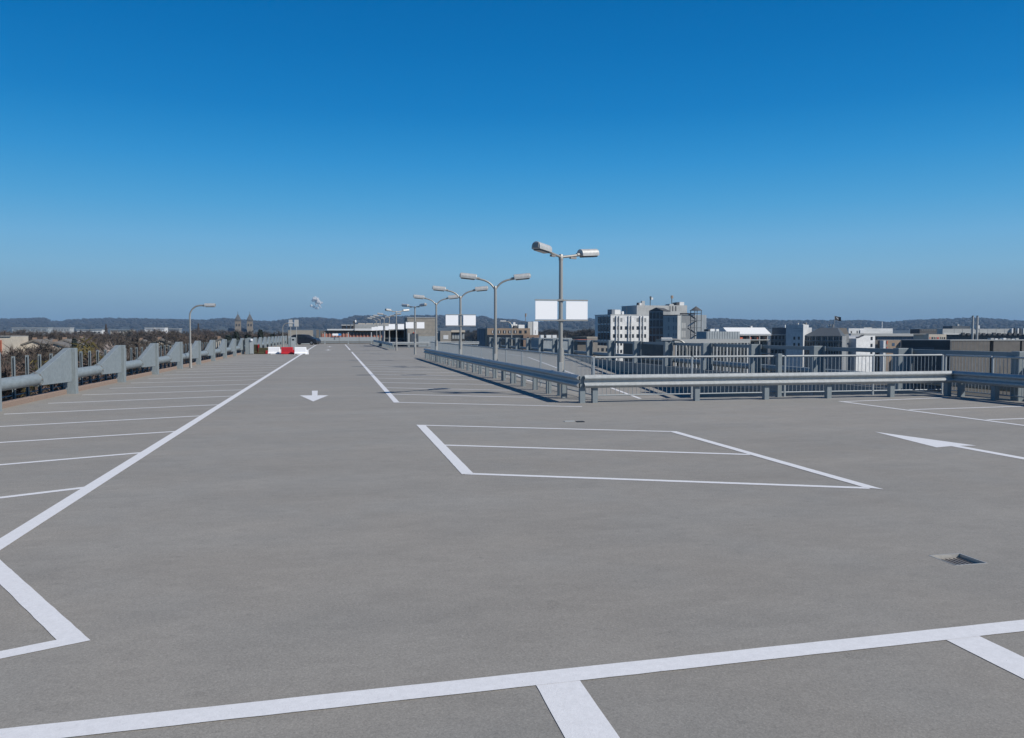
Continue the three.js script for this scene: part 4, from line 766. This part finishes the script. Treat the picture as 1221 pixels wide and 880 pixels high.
// ---- stair house and buildings at the deck's far end
{
  const o = laneThing('stair_house', 'beige grey stair house with a dark door at the far end of the deck', 'stair house', 8.55, 97);
  box(o, 'wall', M.beige, -0.15, 3.25, 0, 3.42, -4, 0); box(o, 'plinth_panel', M.panelGrey, 1.0, 3.27, 0, 1.25, -0.5, 0.02); box(o, 'roof_edge', M.lightGrey, -0.2, 3.3, 3.423, 3.5, -4.05, 0.05);
  box(o, 'door_frame', M.slate, 0.18, 1.15, 0, 1.52, 0.025, 0.05); box(o, 'door', M.slate, 0.26, 1.0, 0.02, 1.42, 0.052, 0.075); box(o, 'door_jamb', M.lightGrey, -0.12, 0.14, 0, 1.6, 0.003, 0.06); rbox(o, 'wall_lamp', M.orange, 0.2, 0.14, 0.12, 0.62, 1.66, 0.08, 0.03);
  for (let k = 0; k < 4; k++) box(o, 'panel_joint', M.midGrey, -0.1, 3.2, 1.6 + k * 0.48, 1.615 + k * 0.48, 0.0, 0.008);
  const c = laneThing('covered_bay', 'dark open shelter with a flat roof left of the stair house', 'shelter', 6.0, 99);
  box(c, 'roof', M.lightGrey, -0.2, 2.3, 1.98, 2.3, -5, 0.1); box(c, 'fascia', M.midGrey, -0.2, 2.3, 2.303, 2.42, -5, 0.14); box(c, 'back_wall', M.midGrey, -0.2, 2.3, 0, 1.97, -5, -4.6); box(c, 'side_wall', M.midGrey, -0.2, -0.1, 0, 1.97, -4.6, 0); box(c, 'end_wall', M.midGrey, 2.2, 2.3, 0, 1.97, -4.6, 0); box(c, 'counter', M.slate, -0.05, 2.15, 0, 0.85, -0.5, -0.2);
  for (const y of [0.55, 1.0]) mesh(c, 'rail', rod([-0.1, y, 0.25], [2.4, y, 0.25], 0.03, 6), M.rail);
  const w = laneThing('boundary_wall', 'beige and grey rendered wall behind the dark car', 'wall', -6.8, 124); box(w, 'upper_wall', M.beige, 0, 3.6, 1.2, 2.05, -0.3, 0); box(w, 'lower_wall', M.panelGrey, 0, 3.6, 0, 1.198, -0.3, 0.003); box(w, 'pier', M.brownGrey, 4.05, 4.45, 0, 2.1, -0.3, 0.1);
  const b = building('red_window_hall', 'low hall with a row of orange red panels and a flat white roof', 383, 165, 9 * R);
  b.blk('wall', M.brownGrey, 382, 465, 394.2, null, 12); b.blk('roof_edge', M.white, 390.5, 423, 392.2, 394, 10, 0.5); b.blk('roof_edge', M.roofWhite, 423.2, 467, 391.8, 394.2, 10, 0.8);
  b.wins(cols(383, 465, 20, 0.58), [[398, 402.4]], M.orange, 0.06, 'panel'); b.wins(cols(386, 440, 11, 0.8), [[394.6, 396]], M.brick, 0.05, 'clerestory'); b.wins(cols(383, 465, 20, 0.12), [[397, 403]], M.cream, 0.12, 'mullion');
  for (const [x0, x1] of [[407, 412], [413.6, 417], [418.6, 420.8]]) { b.blk('roof_unit', M.black, x0, x1, 388.2, 392, 2, -2); b.blk('unit_lid', M.lightGrey, x0 - 0.3, x1 + 0.3, 387, 388.1, 2.2, -1.9); }
  b.blk('flue', M.dark, 420.9, 422.8, 382.5, 392, 1, -2.5); { const s = b.S(423.6), d = mesh(b.o, 'dome', new THREE.SphereGeometry(0.25, 12, 8).scale(0.8, 1.2, 0.8), M.white); d.position.set(s, b.Y(383), -2.5); }
  const u = building('grey_upper_hall', 'pale grey upper storey with saw-tooth white roof behind the lamp cluster', 423.4, 200, 8 * R);
  u.blk('wall', M.lightGrey, 423.4, 464, 386.6, null, 12); for (let k = 0; k < 4; k++) u.blk('roof_light', M.cream, 427 + k * 9.6, 435 + k * 9.6, 385.4, 386.5, 3, -1);
}
// ---- left side town
{
  const b = building('cream_house', 'cream rendered house with an orange red window bay at the picture edge', -6, 125, 16 * R);
  b.blk('wall', M.cream, -14, 13.6, 401.2, null, 9); b.blk('window_bay', M.roofRed, -12, 2.4, 405.6, 422, 0.3, 0.25); b.blk('window', M.glass, -10, 1.0, 407, 412, 0.1, 0.3); b.blk('roof_edge', M.lightGrey, -14.2, 13.8, 400.6, 401.2, 9.3, 0.2);
  const c = building('long_school', 'long low building with a grey roof and dark window band among bare trees', 14, 165, 6 * R);
  c.blk('wall', M.midGrey, 14, 94, 414.6, null, 10); c.blk('roof', M.slate, 12, 96, 411.6, 414.5, 12, 1); c.wins(cols(15, 93, 9, 0.75), [[415.4, 417.2]], M.black, 0.05); c.wins(cols(30, 92, 5, 0.8), [[419, 421.4]], M.black, 0.05); c.blk('roof_box', M.lightGrey, 46, 50, 410.4, 411.6, 2, -4);
  const far = (x0, x1, y0, y1, D, m, lab) => { const f = building('far_hall', lab, x0, D, 8 * R); f.blk('wall', m, x0, x1, y0, null, 12); f.blk('roof', M.lightGrey, x0 - 0.5, x1 + 0.5, y0 - 0.6, y0 - 0.05, 13, 0.5); f.wins(cols(x0 + 1, x1 - 1, 6, 0.7), [[y0 + (y1 - y0) * 0.45, y0 + (y1 - y0) * 0.75]], M.slate, 0.1); };
  far(92, 122, 393.4, 398, 640, M.white, 'long white far hall right of the yellow willow crown'); far(132, 156, 393.8, 396, 700, M.cream, 'cream far hall below the wooded hill'); far(173, 184, 391, 394, 900, M.white, 'white far hall left of the brighter pair'); far(186, 197, 390.8, 394, 900, M.roofWhite, 'bright white far hall beside the curved lamp'); far(15, 58, 391, 395, 900, M.panelGrey, 'pale far hall row below the hill edge'); far(62, 84, 391, 395, 950, M.lightGrey, 'pale grey far hall behind the round bare crown'); far(201, 214, 392, 395, 950, M.midGrey, 'grey far hall behind the curved lamp pole');
  for (const [x, Dh, y, lab] of [[24, 210, 403, 'white house gable among the bare trees, beside the round crown'], [38, 220, 402, 'white house gable left of the pale chimney house'], [61, 215, 402.5, 'pale house gable with chimney above the long school roof'], [47, 190, 406, 'small pale house gable just above the long school'], [86, 300, 400, 'pale house gable behind the dark fir'], [178, 230, 402, 'pale house gable low between the gusset posts'], [252, 260, 400.5, 'pale house gable right of the curved lamp'], [156, 240, 403, 'blue white house gable behind the second gusset']]) {
    const D = Dh * 0.62, o = building('gable_house', lab, x, D, 20 * R); const w = 3.8, y0 = yAt(y + 9, D) - BASE, y1 = yAt(y + 4, D) - BASE;
    o.met('wall', M.cream, 0, w, 0, y0, 7); mesh(o.o, 'gable', extrude([[0, y0 + 0.003], [w, y0 + 0.003], [w / 2, y1]], 6.9).translate(0, 0, -6.95), M.cream); mesh(o.o, 'roof', extrude([[-0.4, y0 - 0.2], [w / 2, y1 + 0.02], [w + 0.4, y0 - 0.2], [w + 0.4, y0], [w / 2, y1 + 0.3], [-0.4, y0]], 7.4).translate(0, 0, -7.2), M.brownGrey);
    o.met('window', M.glass, 1, 2, y0 - 2, y0 - 0.8, 0.1, 0.04); o.met('window', M.glass, 2.3, 3.1, y0 - 2, y0 - 0.8, 0.1, 0.04); o.met('chimney', M.brick, 1.2, 1.8, y0 + 0.6, y1 + 0.6, 0.6, -3);
  }
  // church with two towers
  const D = 900, ch = thing('church', 'twin towered brown stone church with pointed slate spires on the horizon', 'church', xAt(284, D), BASE, -D, 14 * R), Y = y => yAt(y, D) - BASE;
  for (const x of [0, 12.6]) {
    const t = box(ch, 'tower', M.stone, x - 3, x + 3, 0, Y(382.8), -6, 0); const sp = mesh(ch, 'spire', new THREE.ConeGeometry(5.2, Y(373.6) - Y(382.2), 4).rotateY(Math.PI / 4), M.dark); sp.position.set(x, (Y(373.6) + Y(382.2)) / 2, -3);
    for (const k of [-1.4, 1.4]) { box(ch, 'belfry_opening', M.black, x + k - 0.7, x + k + 0.7, Y(389), Y(386.2), 0, 0.08); } mesh(ch, 'finial', rod([x, Y(374), -3], [x, Y(371.4), -3], 0.22, 5), M.dark); box(ch, 'cornice', M.beige, x - 3.3, x + 3.3, Y(382.8), Y(382.3), -6.3, 0.3);
  }
  box(ch, 'nave_wall', M.stone, -11, 15, 0, Y(396), -24, -6.2); { const nr = mesh(ch, 'nave_roof', extrudeX([[-25, Y(396)], [-15, Y(391)], [-5.8, Y(396)]], 27), M.slate); nr.position.x = -11.5; }
}
// ------------------------------------------------------------------ small cloud
{
  const D = 8000, parts = [], add = (px, py, r) => {
    const g = new THREE.IcosahedronGeometry(r * D / FOC, 4), p = g.attributes.position; for (let i = 0; i < p.count; i++) { const x = p.getX(i), y = p.getY(i), z = p.getZ(i), s = 1 + 0.35 * noise.noise(x * 0.06 + px, y * 0.06, z * 0.06) + 0.2 * noise.noise(x * 0.16, y * 0.16 + py, z * 0.16); p.setXYZ(i, x * s, y * s, z * s); }
    g.computeVertexNormals(); parts.push(g.translate(xAt(px, D), yAt(py, D), -D + rr(-20, 20)));
  };
  for (const a of [[376, 356.5, 2.6], [374, 358, 2], [378.6, 357.2, 2.4], [380, 360, 2.6], [377.4, 359.8, 2], [382.4, 361.4, 2], [384.6, 361, 1], [381.6, 364.6, 1.5], [378, 363, 1.2], [372.2, 364.6, 1.6], [374.4, 366, 1.6], [377, 367.2, 1.6], [380, 367.6, 1.4], [382.6, 366.6, 1.0], [371, 365, 0.9]]) add(...a);
  const o = mesh(scene, 'cloud', mergeGeometries(parts), mat(0.62, 0.62, 0.63, 1, 0, { transparent: true, opacity: 0.55 })); o.userData.label = 'small torn grey white cloud low above the hills'; o.userData.category = 'cloud';
}
renderer.render(scene, camera);
